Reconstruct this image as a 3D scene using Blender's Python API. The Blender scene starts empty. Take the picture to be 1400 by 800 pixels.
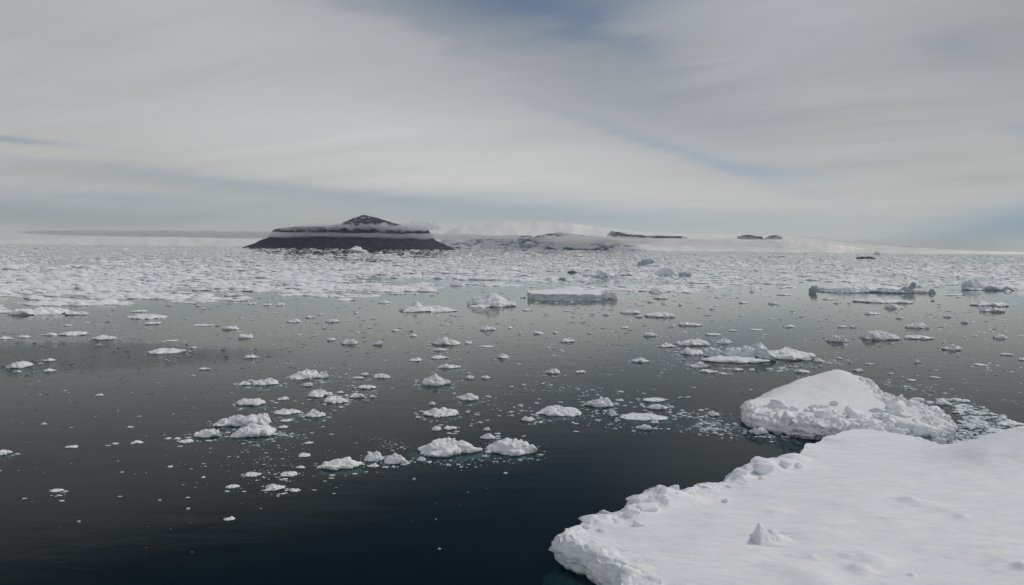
import bpy, math, random
import numpy as np
from mathutils import Matrix, Vector

random.seed(7)
S = bpy.context.scene
COL = S.collection

# ------------------------------------------------------------------ camera
F = 1150.0            # focal length in photo pixels (photo 1400 x 800)
CAM_H = 15.0          # deck height above the water
ROLL = math.atan(0.01036)
HC = 339.75           # horizon row in the middle column
PITCH = math.atan((400.0 - HC) * math.cos(ROLL) / F)
fwd = Vector((0, math.cos(PITCH), -math.sin(PITCH)))
up0 = Vector((0, math.sin(PITCH), math.cos(PITCH)))
rgt0 = Vector((1, 0, 0))
rgt = rgt0 * math.cos(ROLL) + up0 * math.sin(ROLL)
upv = up0 * math.cos(ROLL) - rgt0 * math.sin(ROLL)
CAM = Vector((0, 0, CAM_H))
cd = bpy.data.cameras.new('camera')
cam = bpy.data.objects.new('camera', cd)
COL.objects.link(cam)
M = Matrix(((rgt.x, upv.x, -fwd.x, 0), (rgt.y, upv.y, -fwd.y, 0), (rgt.z, upv.z, -fwd.z, CAM_H), (0, 0, 0, 1)))
cam.matrix_world = M
cd.sensor_fit = 'HORIZONTAL'; cd.sensor_width = 36.0; cd.lens = F / 1400.0 * 36.0
cd.clip_start = 0.1; cd.clip_end = 200000.0
S.camera = cam

# ------------------------------------------------------------------ light and exposure
SUN_AZ, SUN_EL = 52.0, 42.0        # degrees right of the view direction, above the horizon
S.view_settings.view_transform = 'Standard'
S.view_settings.look = 'None'
S.view_settings.exposure = 0.02
S.view_settings.gamma = 1.0
S.view_settings.use_curve_mapping = False
sd = bpy.data.lights.new('sun', 'SUN')
sd.energy = 1.32; sd.angle = math.radians(10.0); sd.color = (1.0, 0.95, 0.87)
sun = bpy.data.objects.new('sun', sd); COL.objects.link(sun)
sdir = Vector((math.sin(math.radians(SUN_AZ)) * math.cos(math.radians(SUN_EL)),
               math.cos(math.radians(SUN_AZ)) * math.cos(math.radians(SUN_EL)), math.sin(math.radians(SUN_EL))))
sun.rotation_euler = (-sdir).to_track_quat('-Z', 'Y').to_euler()
sun.location = (40, -40, 80)


class X:
    """small expression builder over math nodes"""
    nt = None
    def __init__(self, s): self.s = s
    @classmethod
    def m(cls, op, *a, clamp=False):
        n = cls.nt.nodes.new('ShaderNodeMath'); n.operation = op; n.use_clamp = clamp
        for i, v in enumerate(a):
            if isinstance(v, X): cls.nt.links.new(v.s, n.inputs[i])
            else: n.inputs[i].default_value = float(v)
        return X(n.outputs[0])
    def __add__(s, o): return X.m('ADD', s, o)
    __radd__ = __add__
    def __sub__(s, o): return X.m('SUBTRACT', s, o)
    def __rsub__(s, o): return X.m('SUBTRACT', o, s)
    def __mul__(s, o): return X.m('MULTIPLY', s, o)
    __rmul__ = __mul__
    def __truediv__(s, o): return X.m('DIVIDE', s, o)
    def clamp(s): return X.m('ADD', s, 0.0, clamp=True)
    def exp(s): return X.m('EXPONENT', s)


def sstep(x, a, b):
    n = X.nt.nodes.new('ShaderNodeMapRange'); n.interpolation_type = 'SMOOTHSTEP'
    X.nt.links.new(x.s, n.inputs[0])
    n.inputs[1].default_value = a; n.inputs[2].default_value = b
    n.inputs[3].default_value = 0.0; n.inputs[4].default_value = 1.0
    if a > b:
        n.inputs[1].default_value = b; n.inputs[2].default_value = a
        return 1.0 - X(n.outputs[0])
    return X(n.outputs[0])


def xyz(x, y, z):
    n = X.nt.nodes.new('ShaderNodeCombineXYZ')
    for i, v in enumerate((x, y, z)):
        if isinstance(v, X): X.nt.links.new(v.s, n.inputs[i])
        else: n.inputs[i].default_value = v
    return n.outputs[0]


def noise(vec, scale, detail=4, rough=0.5, dist=0.0):
    n = X.nt.nodes.new('ShaderNodeTexNoise')
    X.nt.links.new(vec, n.inputs['Vector'])
    n.inputs['Scale'].default_value = scale; n.inputs['Detail'].default_value = detail
    n.inputs['Roughness'].default_value = rough; n.inputs['Distortion'].default_value = dist
    return X(n.outputs[0])


def mixc(f, a, b):
    n = X.nt.nodes.new('ShaderNodeMix'); n.data_type = 'RGBA'
    if isinstance(f, X): X.nt.links.new(f.s, n.inputs[0])
    else: n.inputs[0].default_value = f
    for i, v in ((6, a), (7, b)):
        if isinstance(v, (tuple, list)): n.inputs[i].default_value = (*v, 1.0)
        else: X.nt.links.new(v, n.inputs[i])
    return n.outputs[2]


# ------------------------------------------------------------------ sky: Nishita behind a veil of cirrus
w = bpy.data.worlds.new('World'); S.world = w; w.use_nodes = True
nt = w.node_tree; nt.nodes.clear(); X.nt = nt
out = nt.nodes.new('ShaderNodeOutputWorld')
bg = nt.nodes.new('ShaderNodeBackground'); bg.inputs[1].default_value = 0.1
nt.links.new(bg.outputs[0], out.inputs[0])
sky = nt.nodes.new('ShaderNodeTexSky'); sky.sky_type = 'NISHITA'; sky.sun_disc = False
sky.sun_elevation = math.radians(SUN_EL); sky.sun_rotation = math.radians(SUN_AZ)
sky.air_density = 1.0; sky.dust_density = 0.6; sky.ozone_density = 1.0
tc = nt.nodes.new('ShaderNodeTexCoord')
sep = nt.nodes.new('ShaderNodeSeparateXYZ'); nt.links.new(tc.outputs['Generated'], sep.inputs[0])
dx, dy, dz = (X(sep.outputs[i]) for i in range(3))
U = X.m('ARCTAN2', dx, dy) * F               # bearing, in units of 1/F rad
E = X.m('ARCSINE', dz) * F                    # elevation, same units
# streaky cloud coordinates on a high flat layer, wind from upper left to lower right
zz = X.m('MAXIMUM', dz, 0.0) + 0.10
cx, cy = dx / zz, dy / zz
ca, sa = math.cos(0.55), math.sin(0.55)
al, ac = cx * ca - cy * sa, cx * sa + cy * ca
nA = noise(xyz(al * 0.55, ac * 1.9, 3.1), 0.9, 6, 0.55, 0.6)
nB = noise(xyz(al * 1.3, ac * 5.5, 9.7), 1.1, 7, 0.6, 0.5)
nC = noise(xyz(al * 1.6, ac * 14.0, 5.3), 1.3, 6, 0.62, 0.4)
nH = noise(xyz(U * 0.0022, E * 0.022, 1.7), 1.6, 6, 0.55, 0.3)       # horizontal strata near the horizon
Uw = U + (nA - 0.5) * 190 + (nB - 0.5) * 60
Ew = E + (nB - 0.5) * 46 + (nA - 0.5) * 24


def blob(px, py, lx, ly, ang, uw=None, ew=None):
    """soft patch given by the bearing/elevation it has in the sky"""
    u0 = px - 700.0; e0 = HC + 0.01036 * (px - 700.0) - py
    a = math.radians(ang); c, s = math.cos(a), math.sin(a)
    du, de = (uw or Uw) - u0, (ew or Ew) - e0
    p = (du * c - de * s) * (1.0 / lx); q = (du * s + de * c) * (1.0 / ly)
    return (X.m('MULTIPLY', p * p + q * q, -1.0)).exp()


blue = (blob(690, -10, 270, 52, 9) * 0.62 + blob(795, 45, 130, 24, 25) * 0.45 + blob(500, 22, 190, 16, 10) * 0.22 + blob(800, 105, 260, 60, 22) * 0.24 + blob(620, 70, 60, 14, 25) * 0.16
        + blob(930, 213, 170, 9, 19, U + (nB - 0.5) * 50, E + (nB - 0.5) * 12) * 0.36
        + blob(1040, 240, 75, 8, 8, U, E + (nB - 0.5) * 10) * 0.34
        + blob(1250, 102, 40, 18, 10, U, E + (nB - 0.5) * 16) * 0.32 + blob(1327, 204, 26, 9, 10, U, E + (nB - 0.5) * 10) * 0.36
        + blob(30, 212, 110, 4, 1, U, E + (nB - 0.5) * 4) * 0.6
        + blob(780, 297, 330, 21, 3, U, E + (nH - 0.5) * 30) * 0.66
        + blob(1330, 312, 150, 24, -12, U, E + (nH - 0.5) * 12) * 1.0
        + blob(60, 292, 420, 28, 1, U, E + (nH - 0.5) * 60) * 0.58
        + blob(250, 248, 300, 9, 4, U, E + (nH - 0.5) * 26) * 0.25)
high = sstep(E - X.m('ABSOLUTE', U) * 0.06 + (nA - 0.5) * 110, 315.0, 440.0) * (1.0 - sstep(X.m('ABSOLUTE', U), 900.0, 1500.0) * 0.7)       # the veil opens overhead
mid = X.m('EXPONENT', X.m('MULTIPLY', (U - 20) * (U - 20) * (1.0 / (240.0 * 240.0)), -1.0))
high2 = sstep(E + mid * 105 + (nA - 0.5) * 80, 352.0, 445.0)
cover = ((0.97 - X.m('MINIMUM', blue, 1.0) * 0.9) * (1.0 - high * 0.72) * (1.0 - high2 * 0.75)).clamp()
lum = 0.96 + (nA - 0.5) * 0.26 + (nB - 0.5) * 0.11 + (nH - 0.5) * 0.10 + (nC - 0.5) * 0.07
glow = blob(640, 235, 520, 75, 8, U, E) * 0.19 + blob(330, 70, 330, 70, 22) * 0.09 - blob(1370, 60, 200, 160, 0, U, E) * 0.16 \
    - blob(850, 110, 280, 65, 22) * 0.14 - blob(330, 262, 330, 9, 3, U, E + (nH - 0.5) * 20) * 0.10
sunny = dx * sdir.x + dy * sdir.y + dz * sdir.z
gloss = (lum + glow) * (1.0 - sstep(E, 300.0, 430.0) * 0.62 * sstep(dy, -0.1, 0.5)) * (1.0 + sstep(sunny, 0.86, 0.99) * 3.0 + sstep(dy, 0.0, -0.6) * 0.22)
cover = X.m('MAXIMUM', cover, X.m('MAXIMUM', sstep(sunny, 0.80, 0.92), sstep(dy, 0.2, -0.4) * 0.75))
cl = nt.nodes.new('ShaderNodeVectorMath'); cl.operation = 'SCALE'
warm = sstep(E, 240.0, 60.0)
nt.links.new(mixc(warm, (4.34, 4.44, 4.60), (5.02, 5.05, 4.92)), cl.inputs[0]); nt.links.new(gloss.s, cl.inputs[3])
bl = nt.nodes.new('ShaderNodeVectorMath'); bl.operation = 'MULTIPLY'
nt.links.new(sky.outputs[0], bl.inputs[0])
nt.links.new(mixc(sstep(E, 20.0, 260.0), mixc(sstep(U, 200.0, 520.0), (0.36, 0.47, 0.68), (0.23, 0.35, 0.58)), (0.44, 0.43, 0.44)), bl.inputs[1])
nt.links.new(mixc(cover, bl.outputs[0], cl.outputs[0]), bg.inputs[0])
w.cycles.sampling_method = 'MANUAL'; w.cycles.sample_map_resolution = 512

S.cycles.max_bounces = 6; S.cycles.diffuse_bounces = 3; S.cycles.glossy_bounces = 3
S.cycles.transparent_max_bounces = 12; S.cycles.volume_bounces = 3
S.cycles.use_denoising = True

# ------------------------------------------------------------------ helpers: points
def ray(px, py):
    d = fwd + rgt * ((px - 700.0) / F) - upv * ((py - 400.0) / F)
    return d

def at(px, py, z=0.0):
    d = ray(px, py)
    t = (z - CAM_H) / d.z
    return CAM + d * t

def at_y(px, py, Y):
    d = ray(px, py)
    return CAM + d * (Y / d.y)

def horizon(px): return 332.5 + 0.01036 * px

def arr(v): return np.asarray(v, dtype=np.float64)

# ------------------------------------------------------------------ helpers: numpy noise
def _h(ix, iy, iz, seed):
    x = (ix.astype(np.int64) * 374761393 + iy.astype(np.int64) * 668265263 + iz.astype(np.int64) * 2147483647 + seed * 1274126177) & 0xffffffff
    x = ((x ^ (x >> 13)) * 1274126177) & 0xffffffff
    x = ((x ^ (x >> 16)) * 2246822519) & 0xffffffff
    x = x ^ (x >> 15)
    return (x & 0xffffff) / float(0x1000000)

def vn(x, y, z, seed=0):
    x, y, z = np.broadcast_arrays(arr(x), arr(y), arr(z))
    ix, iy, iz = np.floor(x), np.floor(y), np.floor(z)
    fx, fy, fz = x - ix, y - iy, z - iz
    ux, uy, uz = (f * f * f * (f * (f * 6 - 15) + 10) for f in (fx, fy, fz))
    r = 0
    for a in (0, 1):
        for b in (0, 1):
            for c in (0, 1):
                wgt = (ux if a else 1 - ux) * (uy if b else 1 - uy) * (uz if c else 1 - uz)
                r = r + wgt * _h(ix + a, iy + b, iz + c, seed)
    return r * 2 - 1

def fbm(x, y, z, seed=0, octv=4, gain=0.5):
    r = 0; a = 1; f = 1
    for o in range(octv):
        r = r + a * vn(arr(x) * f + o * 7.3, arr(y) * f, arr(z) * f, seed + o)
        a *= gain; f *= 2.03
    return r

def worley(x, y, seed=0):
    """F1, F2 and the cell's own random number"""
    x, y = np.broadcast_arrays(arr(x), arr(y))
    ix, iy = np.floor(x), np.floor(y)
    f1 = np.full(x.shape, 9.0); f2 = np.full(x.shape, 9.0); hid = np.zeros(x.shape)
    for a in (-1, 0, 1):
        for b in (-1, 0, 1):
            jx = ix + a + _h(ix + a, iy + b, ix * 0, seed); jy = iy + b + _h(ix + a, iy + b, ix * 0 + 5, seed)
            d = np.hypot(x - jx, y - jy)
            h = _h(ix + a, iy + b, ix * 0 + 9, seed)
            m1 = d < f1
            f2 = np.where(m1, f1, np.minimum(f2, d)); hid = np.where(m1, h, hid); f1 = np.where(m1, d, f1)
    return f1, f2, hid

def smooth(x, a, b):
    t = np.clip((arr(x) - a) / (b - a), 0, 1)
    return t * t * (3 - 2 * t)

# ------------------------------------------------------------------ helpers: meshes
def mesh(name, V, faces, mat, smooth_sh=True):
    """faces: int array (n,4) or (n,3), or a list of them"""
    V = np.asarray(V, dtype=np.float32)
    fl = faces if isinstance(faces, list) else [faces]
    me = bpy.data.meshes.new(name)
    me.vertices.add(len(V)); me.vertices.foreach_set('co', V.ravel())
    idx = np.concatenate([f.ravel() for f in fl]).astype(np.int32)
    tot = np.concatenate([np.full(len(f), f.shape[1]) for f in fl]).astype(np.int32)
    st = np.concatenate([[0], np.cumsum(tot)[:-1]]).astype(np.int32)
    me.loops.add(len(idx)); me.loops.foreach_set('vertex_index', idx)
    me.polygons.add(len(tot)); me.polygons.foreach_set('loop_start', st); me.polygons.foreach_set('loop_total', tot)
    me.polygons.foreach_set('use_smooth', np.full(len(tot), smooth_sh, dtype=bool))
    me.update(calc_edges=True); me.validate()
    me.materials.append(mat)
    return me

def link(name, me, parent=None, loc=(0, 0, 0)):
    o = bpy.data.objects.new(name, me); COL.objects.link(o)
    o.location = loc
    if parent: o.parent = parent
    return o

def tag(o, label=None, cat=None, group=None, kind=None):
    if label: o['label'] = label
    if cat: o['category'] = cat
    if group: o['group'] = group
    if kind: o['kind'] = kind
    return o

def ring_faces(nr, na, off=0):
    """quads of nr rings of na vertices, closed round"""
    i = np.arange(nr - 1)[:, None] * na; j = np.arange(na)[None, :]; k = (j + 1) % na
    return (np.stack([i + j, i + na + j, i + na + k, i + k], -1).reshape(-1, 4) + off)

def fan(center, first, na, flip=False):
    j = np.arange(na); k = (j + 1) % na
    f = np.stack([np.full(na, center), first + j, first + k], -1)
    return f[:, ::-1] if flip else f

# ------------------------------------------------------------------ materials
def new_mat(name):
    m = bpy.data.materials.new(name); m.use_nodes = True
    X.nt = m.node_tree; X.nt.nodes.clear()
    o = X.nt.nodes.new('ShaderNodeOutputMaterial')
    return m, o

def geo_pos():
    g = X.nt.nodes.new('ShaderNodeNewGeometry')
    return g.outputs['Position']

def bump(h, strength, dist):
    n = X.nt.nodes.new('ShaderNodeBump')
    X.nt.links.new(h.s, n.inputs['Height'])
    if isinstance(strength, X): X.nt.links.new(strength.s, n.inputs['Strength'])
    else: n.inputs['Strength'].default_value = strength
    n.inputs['Distance'].default_value = dist
    return n.outputs[0]

def ice_material(name, c1, c2, rough, bscale, bdist, wet=True, spec=0.3, snowy=False):
    m, o = new_mat(name)
    p = X.nt.nodes.new('ShaderNodeBsdfPrincipled')
    pos = geo_pos()
    n1 = noise(pos, 0.9 * bscale, 5, 0.6); n2 = noise(pos, 9.0 * bscale, 4, 0.65)
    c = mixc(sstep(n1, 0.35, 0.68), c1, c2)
    if wet:                        # sea-soaked ice along the waterline
        s = X.nt.nodes.new('ShaderNodeSeparateXYZ'); X.nt.links.new(pos, s.inputs[0])
        z = X(s.outputs[2]) + (n1 - 0.5) * 0.10
        c = mixc(sstep(z, 0.05, -0.03), c, (0.40, 0.52, 0.55))
    g_ = X.nt.nodes.new('ShaderNodeNewGeometry'); sn = X.nt.nodes.new('ShaderNodeSeparateXYZ'); X.nt.links.new(g_.outputs['Normal'], sn.inputs[0])
    if snowy: c = mixc(sstep(X(sn.outputs[2]) + (n1 - 0.5) * 0.5, 0.55, 0.85), c, (0.86, 0.875, 0.885))
    X.nt.links.new(c, p.inputs['Base Color'])
    p.inputs['Roughness'].default_value = rough
    p.inputs['Specular IOR Level'].default_value = spec
    X.nt.links.new(bump(n1 * 1.2 + n2 * 0.5, 0.6, bdist), p.inputs['Normal'])
    X.nt.links.new(p.outputs[0], o.inputs[0])
    return m

SNOW = ice_material('snow', (0.83, 0.85, 0.87), (0.89, 0.895, 0.90), 0.7, 2.2, 0.07)
RUBBLE = ice_material('snowy_ice', (0.72, 0.78, 0.81), (0.86, 0.875, 0.885), 0.55, 2.6, 0.06, True, 0.3, True)
GLACIER = ice_material('glacier_ice', (0.56, 0.67, 0.68), (0.76, 0.81, 0.81), 0.4, 1.6, 0.10, True, 0.4, True)
FACE = ice_material('ice_cliff', (0.64, 0.69, 0.73), (0.85, 0.87, 0.88), 0.5, 0.8, 0.15, True, 0.3, True)
BRASH = ice_material('brash_ice', (0.48, 0.56, 0.59), (0.84, 0.86, 0.87), 0.5, 1.1, 0.06, True, 0.3)
SHADE = ice_material('shaded_ice', (0.34, 0.41, 0.47), (0.60, 0.65, 0.69), 0.5, 0.8, 0.15, True, 0.3, False)  # darker twin of the cliff ice, shade of berg fronts put into its colour
DARK_ICE = ice_material('dark_ice', (0.13, 0.155, 0.17), (0.28, 0.31, 0.33), 0.4, 0.8, 0.1, False, 0.5)  # dark grey ice for the dark lumps and the clear bits
FOOT = ice_material('drowned_ice', (0.20, 0.36, 0.37), (0.36, 0.52, 0.52), 0.5, 1.2, 0.1, False)
PACK = ice_material('pack_snow', (0.52, 0.58, 0.63), (0.80, 0.83, 0.85), 0.7, 0.35, 0.2, True, 0.3, True)

# floe snow with wind ripples
m, o = new_mat('floe_snow'); FLOE = m
p = X.nt.nodes.new('ShaderNodeBsdfPrincipled')
pos = geo_pos()
s = X.nt.nodes.new('ShaderNodeSeparateXYZ'); X.nt.links.new(pos, s.inputs[0])
px_, py_, pz_ = (X(s.outputs[i]) for i in range(3))
rv = xyz(px_ * 0.35 + py_ * 0.12, py_ * 1.5 - px_ * 0.35, pz_)
r1 = noise(rv, 1.0, 5, 0.55, 0.4); r2 = noise(rv, 3.4, 5, 0.6, 0.3); gr = noise(pos, 14.0, 3, 0.6)
lump = noise(pos, 2.6, 5, 0.6); lump2 = noise(pos, 0.22, 3, 0.5)
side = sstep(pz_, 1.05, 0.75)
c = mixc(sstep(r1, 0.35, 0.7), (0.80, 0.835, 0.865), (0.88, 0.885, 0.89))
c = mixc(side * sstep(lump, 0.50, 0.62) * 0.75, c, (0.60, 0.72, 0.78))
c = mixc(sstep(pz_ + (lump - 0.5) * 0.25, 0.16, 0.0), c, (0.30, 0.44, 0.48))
X.nt.links.new(c, p.inputs['Base Color'])
p.inputs['Roughness'].default_value = 0.7; p.inputs['Specular IOR Level'].default_value = 0.25
X.nt.links.new(bump(r1 * 0.8 + noise(pos, 1.1, 5, 0.65) * 0.35 + r2 * sstep(lump2, 0.45, 0.7) * 0.22 + gr * 0.05 + side * lump * 2.0, 0.55, 0.10), p.inputs['Normal'])
X.nt.links.new(p.outputs[0], o.inputs[0])

# sea water: mirror by Fresnel over dark clear water that shows drowned ice
m, o = new_mat('sea_water'); WATER = m
pos = geo_pos()
s = X.nt.nodes.new('ShaderNodeSeparateXYZ'); X.nt.links.new(pos, s.inputs[0])
wx, wy = X(s.outputs[0]), X(s.outputs[1])
big = noise(xyz(wx * 0.6, wy, 0.0), 0.035, 4, 0.55, 0.5)
fine = noise(xyz(wx, wy * 1.5, 0.0), 2.6, 3, 0.6)
swell = noise(xyz(wx * 0.5, wy, 2.0), 0.42, 3, 0.5)
# a cat's-paw of wind on the left of the bay, and calmer lanes
puff = X.m('EXPONENT', X.m('MULTIPLY', (wx + 62.0) * (wx + 62.0) * (1 / 900.0) + (wy - 112.0) * (wy - 112.0) * (1 / 500.0), -1.0))
ruf = sstep(big * 0.7 + puff * 0.8, 0.62, 1.0)
nrm = bump(fine * (0.075 + ruf * 2.6) + swell * 0.42, 1.0, 0.045)
gl = X.nt.nodes.new('ShaderNodeBsdfGlossy'); gl.inputs['Color'].default_value = (0.96, 0.985, 0.96, 1)
X.nt.links.new((0.045 + ruf * 0.10).s, gl.inputs['Roughness']); X.nt.links.new(nrm, gl.inputs['Normal'])
fr = X.nt.nodes.new('ShaderNodeFresnel'); fr.inputs['IOR'].default_value = 1.33
X.nt.links.new(nrm, fr.inputs['Normal'])
df = X.nt.nodes.new('ShaderNodeBsdfDiffuse'); df.inputs['Color'].default_value = (0.003, 0.022, 0.029, 1)
tr = X.nt.nodes.new('ShaderNodeBsdfTransparent'); tr.inputs['Color'].default_value = (0.42, 0.74, 0.75, 1)
m1 = X.nt.nodes.new('ShaderNodeMixShader'); m1.inputs[0].default_value = 0.80
X.nt.links.new(df.outputs[0], m1.inputs[1]); X.nt.links.new(tr.outputs[0], m1.inputs[2])
m2 = X.nt.nodes.new('ShaderNodeMixShader'); X.nt.links.new((X.m('POWER', X(fr.outputs[0]), 1.58) * (1.0 + X(fr.outputs[0]) * 0.45)).clamp().s, m2.inputs[0])
X.nt.links.new(m1.outputs[0], m2.inputs[1]); X.nt.links.new(gl.outputs[0], m2.inputs[2])
X.nt.links.new(m2.outputs[0], o.inputs[0])

def plain(name, col, rough=0.9):
    m, o = new_mat(name)
    p = X.nt.nodes.new('ShaderNodeBsdfPrincipled')
    n1 = noise(geo_pos(), 0.4, 4, 0.6)
    X.nt.links.new(mixc(n1, tuple(v * 0.8 for v in col), tuple(v * 1.2 for v in col)), p.inputs['Base Color'])
    p.inputs['Roughness'].default_value = rough; p.inputs['Specular IOR Level'].default_value = 0.1
    X.nt.links.new(p.outputs[0], o.inputs[0])
    return m
DEEP = plain('deep_water', (0.004, 0.012, 0.018))

# dark volcanic rock with snow lying on gentle ground
m, o = new_mat('island_rock'); ROCK = m
p = X.nt.nodes.new('ShaderNodeBsdfPrincipled')
g = X.nt.nodes.new('ShaderNodeNewGeometry')
s = X.nt.nodes.new('ShaderNodeSeparateXYZ'); X.nt.links.new(g.outputs['Position'], s.inputs[0])
s2 = X.nt.nodes.new('ShaderNodeSeparateXYZ'); X.nt.links.new(g.outputs['Normal'], s2.inputs[0])
ix, iy, iz = (X(s.outputs[i]) for i in range(3)); nz = X(s2.outputs[2])
gul = noise(xyz(ix * 1.0, iy * 1.0, iz * 0.12), 0.028, 5, 0.6)
spk = noise(xyz(ix, iy, iz * 2.0), 0.02, 6, 0.7)
c = mixc(sstep(gul, 0.35, 0.7), (0.034, 0.042, 0.060), (0.068, 0.073, 0.090))
snow = sstep(spk + sstep(iz, 60.0, 170.0) * 0.10, 0.66, 0.74) * sstep(iz, 78.0, 95.0)
c = mixc(snow * 0.8, c, (0.7, 0.72, 0.76))
X.nt.links.new(c, p.inputs['Base Color']); p.inputs['Roughness'].default_value = 0.95
p.inputs['Specular IOR Level'].default_value = 0.1
X.nt.links.new(p.outputs[0], o.inputs[0])

# far land: rock and snow by slope
def far_mat(name, rock, thresh, snowcol=(0.82, 0.82, 0.80), rough=0.9, spec=0.1):
    m, o = new_mat(name)
    p = X.nt.nodes.new('ShaderNodeBsdfPrincipled')
    pos = geo_pos()
    sp_ = X.nt.nodes.new('ShaderNodeSeparateXYZ'); X.nt.links.new(pos, sp_.inputs[0])
    pos = xyz(X(sp_.outputs[0]), X(sp_.outputs[1]), X(sp_.outputs[2]) * 4.0)
    n = noise(pos, 0.004, 6, 0.7)
    n2 = noise(pos, 0.0012, 4, 0.6)
    c = mixc(sstep(n + (n2 - 0.5) * 0.6, thresh - 0.06, thresh + 0.06), rock, snowcol)
    X.nt.links.new(c, p.inputs['Base Color']); p.inputs['Roughness'].default_value = rough
    p.inputs['Specular IOR Level'].default_value = spec
    X.nt.links.new(p.outputs[0], o.inputs[0])
    return m
CAPSNOW = far_mat('ice_cap_snow', (0.93, 0.93, 0.92), 0.42, (0.98, 0.965, 0.92), 0.45, 1.0)
CLIFF = far_mat('headland_rock', (0.05, 0.065, 0.10), 0.57, (0.7, 0.72, 0.76))
CLIFFSNOW = far_mat('headland_snow_rock', (0.06, 0.08, 0.12), 0.455, (0.7, 0.72, 0.76))

def vol_mat(name, dens, col=(0.9, 0.92, 0.95), an=0.2):
    m, o = new_mat(name)
    v = X.nt.nodes.new('ShaderNodeVolumePrincipled')
    v.inputs['Density'].default_value = dens; v.inputs['Color'].default_value = (*col, 1)
    v.inputs['Anisotropy'].default_value = an
    X.nt.links.new(v.outputs[0], o.inputs['Volume'])
    return m

# ------------------------------------------------------------------ sea
def graded(a, b, n):
    t = np.linspace(-1, 1, n); r = np.sinh(t * 6.5) / np.sinh(6.5)
    return np.where(r < 0, -a * r, b * r)
gx = graded(-40000, 40000, 81); gy = graded(-600, 34000, 81)
gx = np.linspace(-1, 1, 81); gx = np.sinh(gx * 7) / np.sinh(7) * 40000
gy = np.linspace(0, 1, 61); gy = -400 + 34400 * (np.exp(gy * 6) - 1) / (math.exp(6) - 1)
GX, GY = np.meshgrid(gx, gy)
def grid_faces(nrow, ncol):
    i = np.arange(nrow - 1)[:, None] * ncol; j = np.arange(ncol - 1)[None, :]
    return np.stack([i + j, i + j + 1, i + ncol + j + 1, i + ncol + j], -1).reshape(-1, 4)
V = np.stack([GX.ravel(), GY.ravel(), np.zeros(GX.size)], -1)
tag(link('water', mesh('water', V, grid_faces(61, 81), WATER)), kind='structure')
V2 = V.copy(); V2[:, 2] = -9.0
tag(link('sea_floor', mesh('sea_floor', V2, grid_faces(61, 81), DEEP)), kind='structure')

# ------------------------------------------------------------------ the air
def box_mesh(name, x0, x1, y0, y1, z0, z1, mat):
    V = [(x, y, z) for z in (z0, z1) for y in (y0, y1) for x in (x0, x1)]
    Fc = np.array([[0, 2, 3, 1], [4, 5, 7, 6], [0, 1, 5, 4], [2, 6, 7, 3], [0, 4, 6, 2], [1, 3, 7, 5]])
    return mesh(name, V, Fc, mat, False)
HAZE_D = 0.95e-5
tag(link('haze', box_mesh('haze', -41000, 41000, -600, 35000, -10, 1000, vol_mat('haze_air', HAZE_D, (0.90, 0.96, 1.0), 0.1))), kind='stuff')

# ------------------------------------------------------------------ the island
D_ISL = 6000.0
k = D_ISL / F
xs_px = arr([330, 336, 345, 354, 362, 364, 369, 385, 416, 440, 467, 480, 490, 497, 504, 514, 524, 538, 551, 570, 590, 601, 603, 609, 616, 622.5, 630])
hs_px = arr([0, 0.3, 5, 9.5, 14, 18.5, 23.5, 26, 29, 30.5, 33.5, 40, 44.5, 46.5, 45.5, 43, 40, 36, 33, 30.5, 29, 26.5, 18, 13, 6.5, 0.3, 0])
a_ = (622.5 - 336) / 2 * k; cxi = ((622.5 + 336) / 2 - 700) * k; b_ = 520.0
nx, ny = 380, 150
gx = np.linspace(-1.04, 1.04, nx); gy = np.linspace(-1.04, 1.04, ny)
GX, GY = np.meshgrid(gx, gy)
pxx = (cxi + GX * a_) / k + 700
sil = np.interp(pxx, xs_px, hs_px) * k
plat = np.interp(pxx, [330, 336, 364, 369, 416, 601, 603, 622.5, 630], [0, 0.3, 18.5, 23.5, 28, 26.5, 18, 0.3, 0]) * k
wob = fbm(GX * 6, GY * 6, 0, 3, 4) * 0.028
edge = (1 - np.sqrt(GX ** 2 + GY ** 2) + wob) * b_         # metres from the shore
talus = np.clip(edge, 0, None) * 0.62
talus = np.where(talus > 72, 72 + (talus - 72) * 3.2, talus)    # cliff above the scree
h = np.minimum(plat, talus)
cone = np.clip(sil - plat, 0, None) * np.exp(-(GY / 0.5) ** 2)
h = h + cone * smooth(talus, 60, 140)
h += fbm(GX * 26, GY * 12, h * 0.01, 5, 4) * 2.4 * smooth(h, 20, 110) + np.abs(vn(GX * 55, GY * 20, 0, 8)) * 2.5 * smooth(h, 8, 40)
h -= 3
V = np.stack([(cxi + GX * a_).ravel(), (D_ISL + GY * b_).ravel(), h.ravel()], -1)
# scree toe: the ellipse narrows in y so that the outline keeps its slanted ends
tag(link('island', mesh('island', V, grid_faces(ny, nx), ROCK)), 'dark flat-topped rocky island with a central peak, banded by low cloud', 'island', kind='structure')

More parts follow.
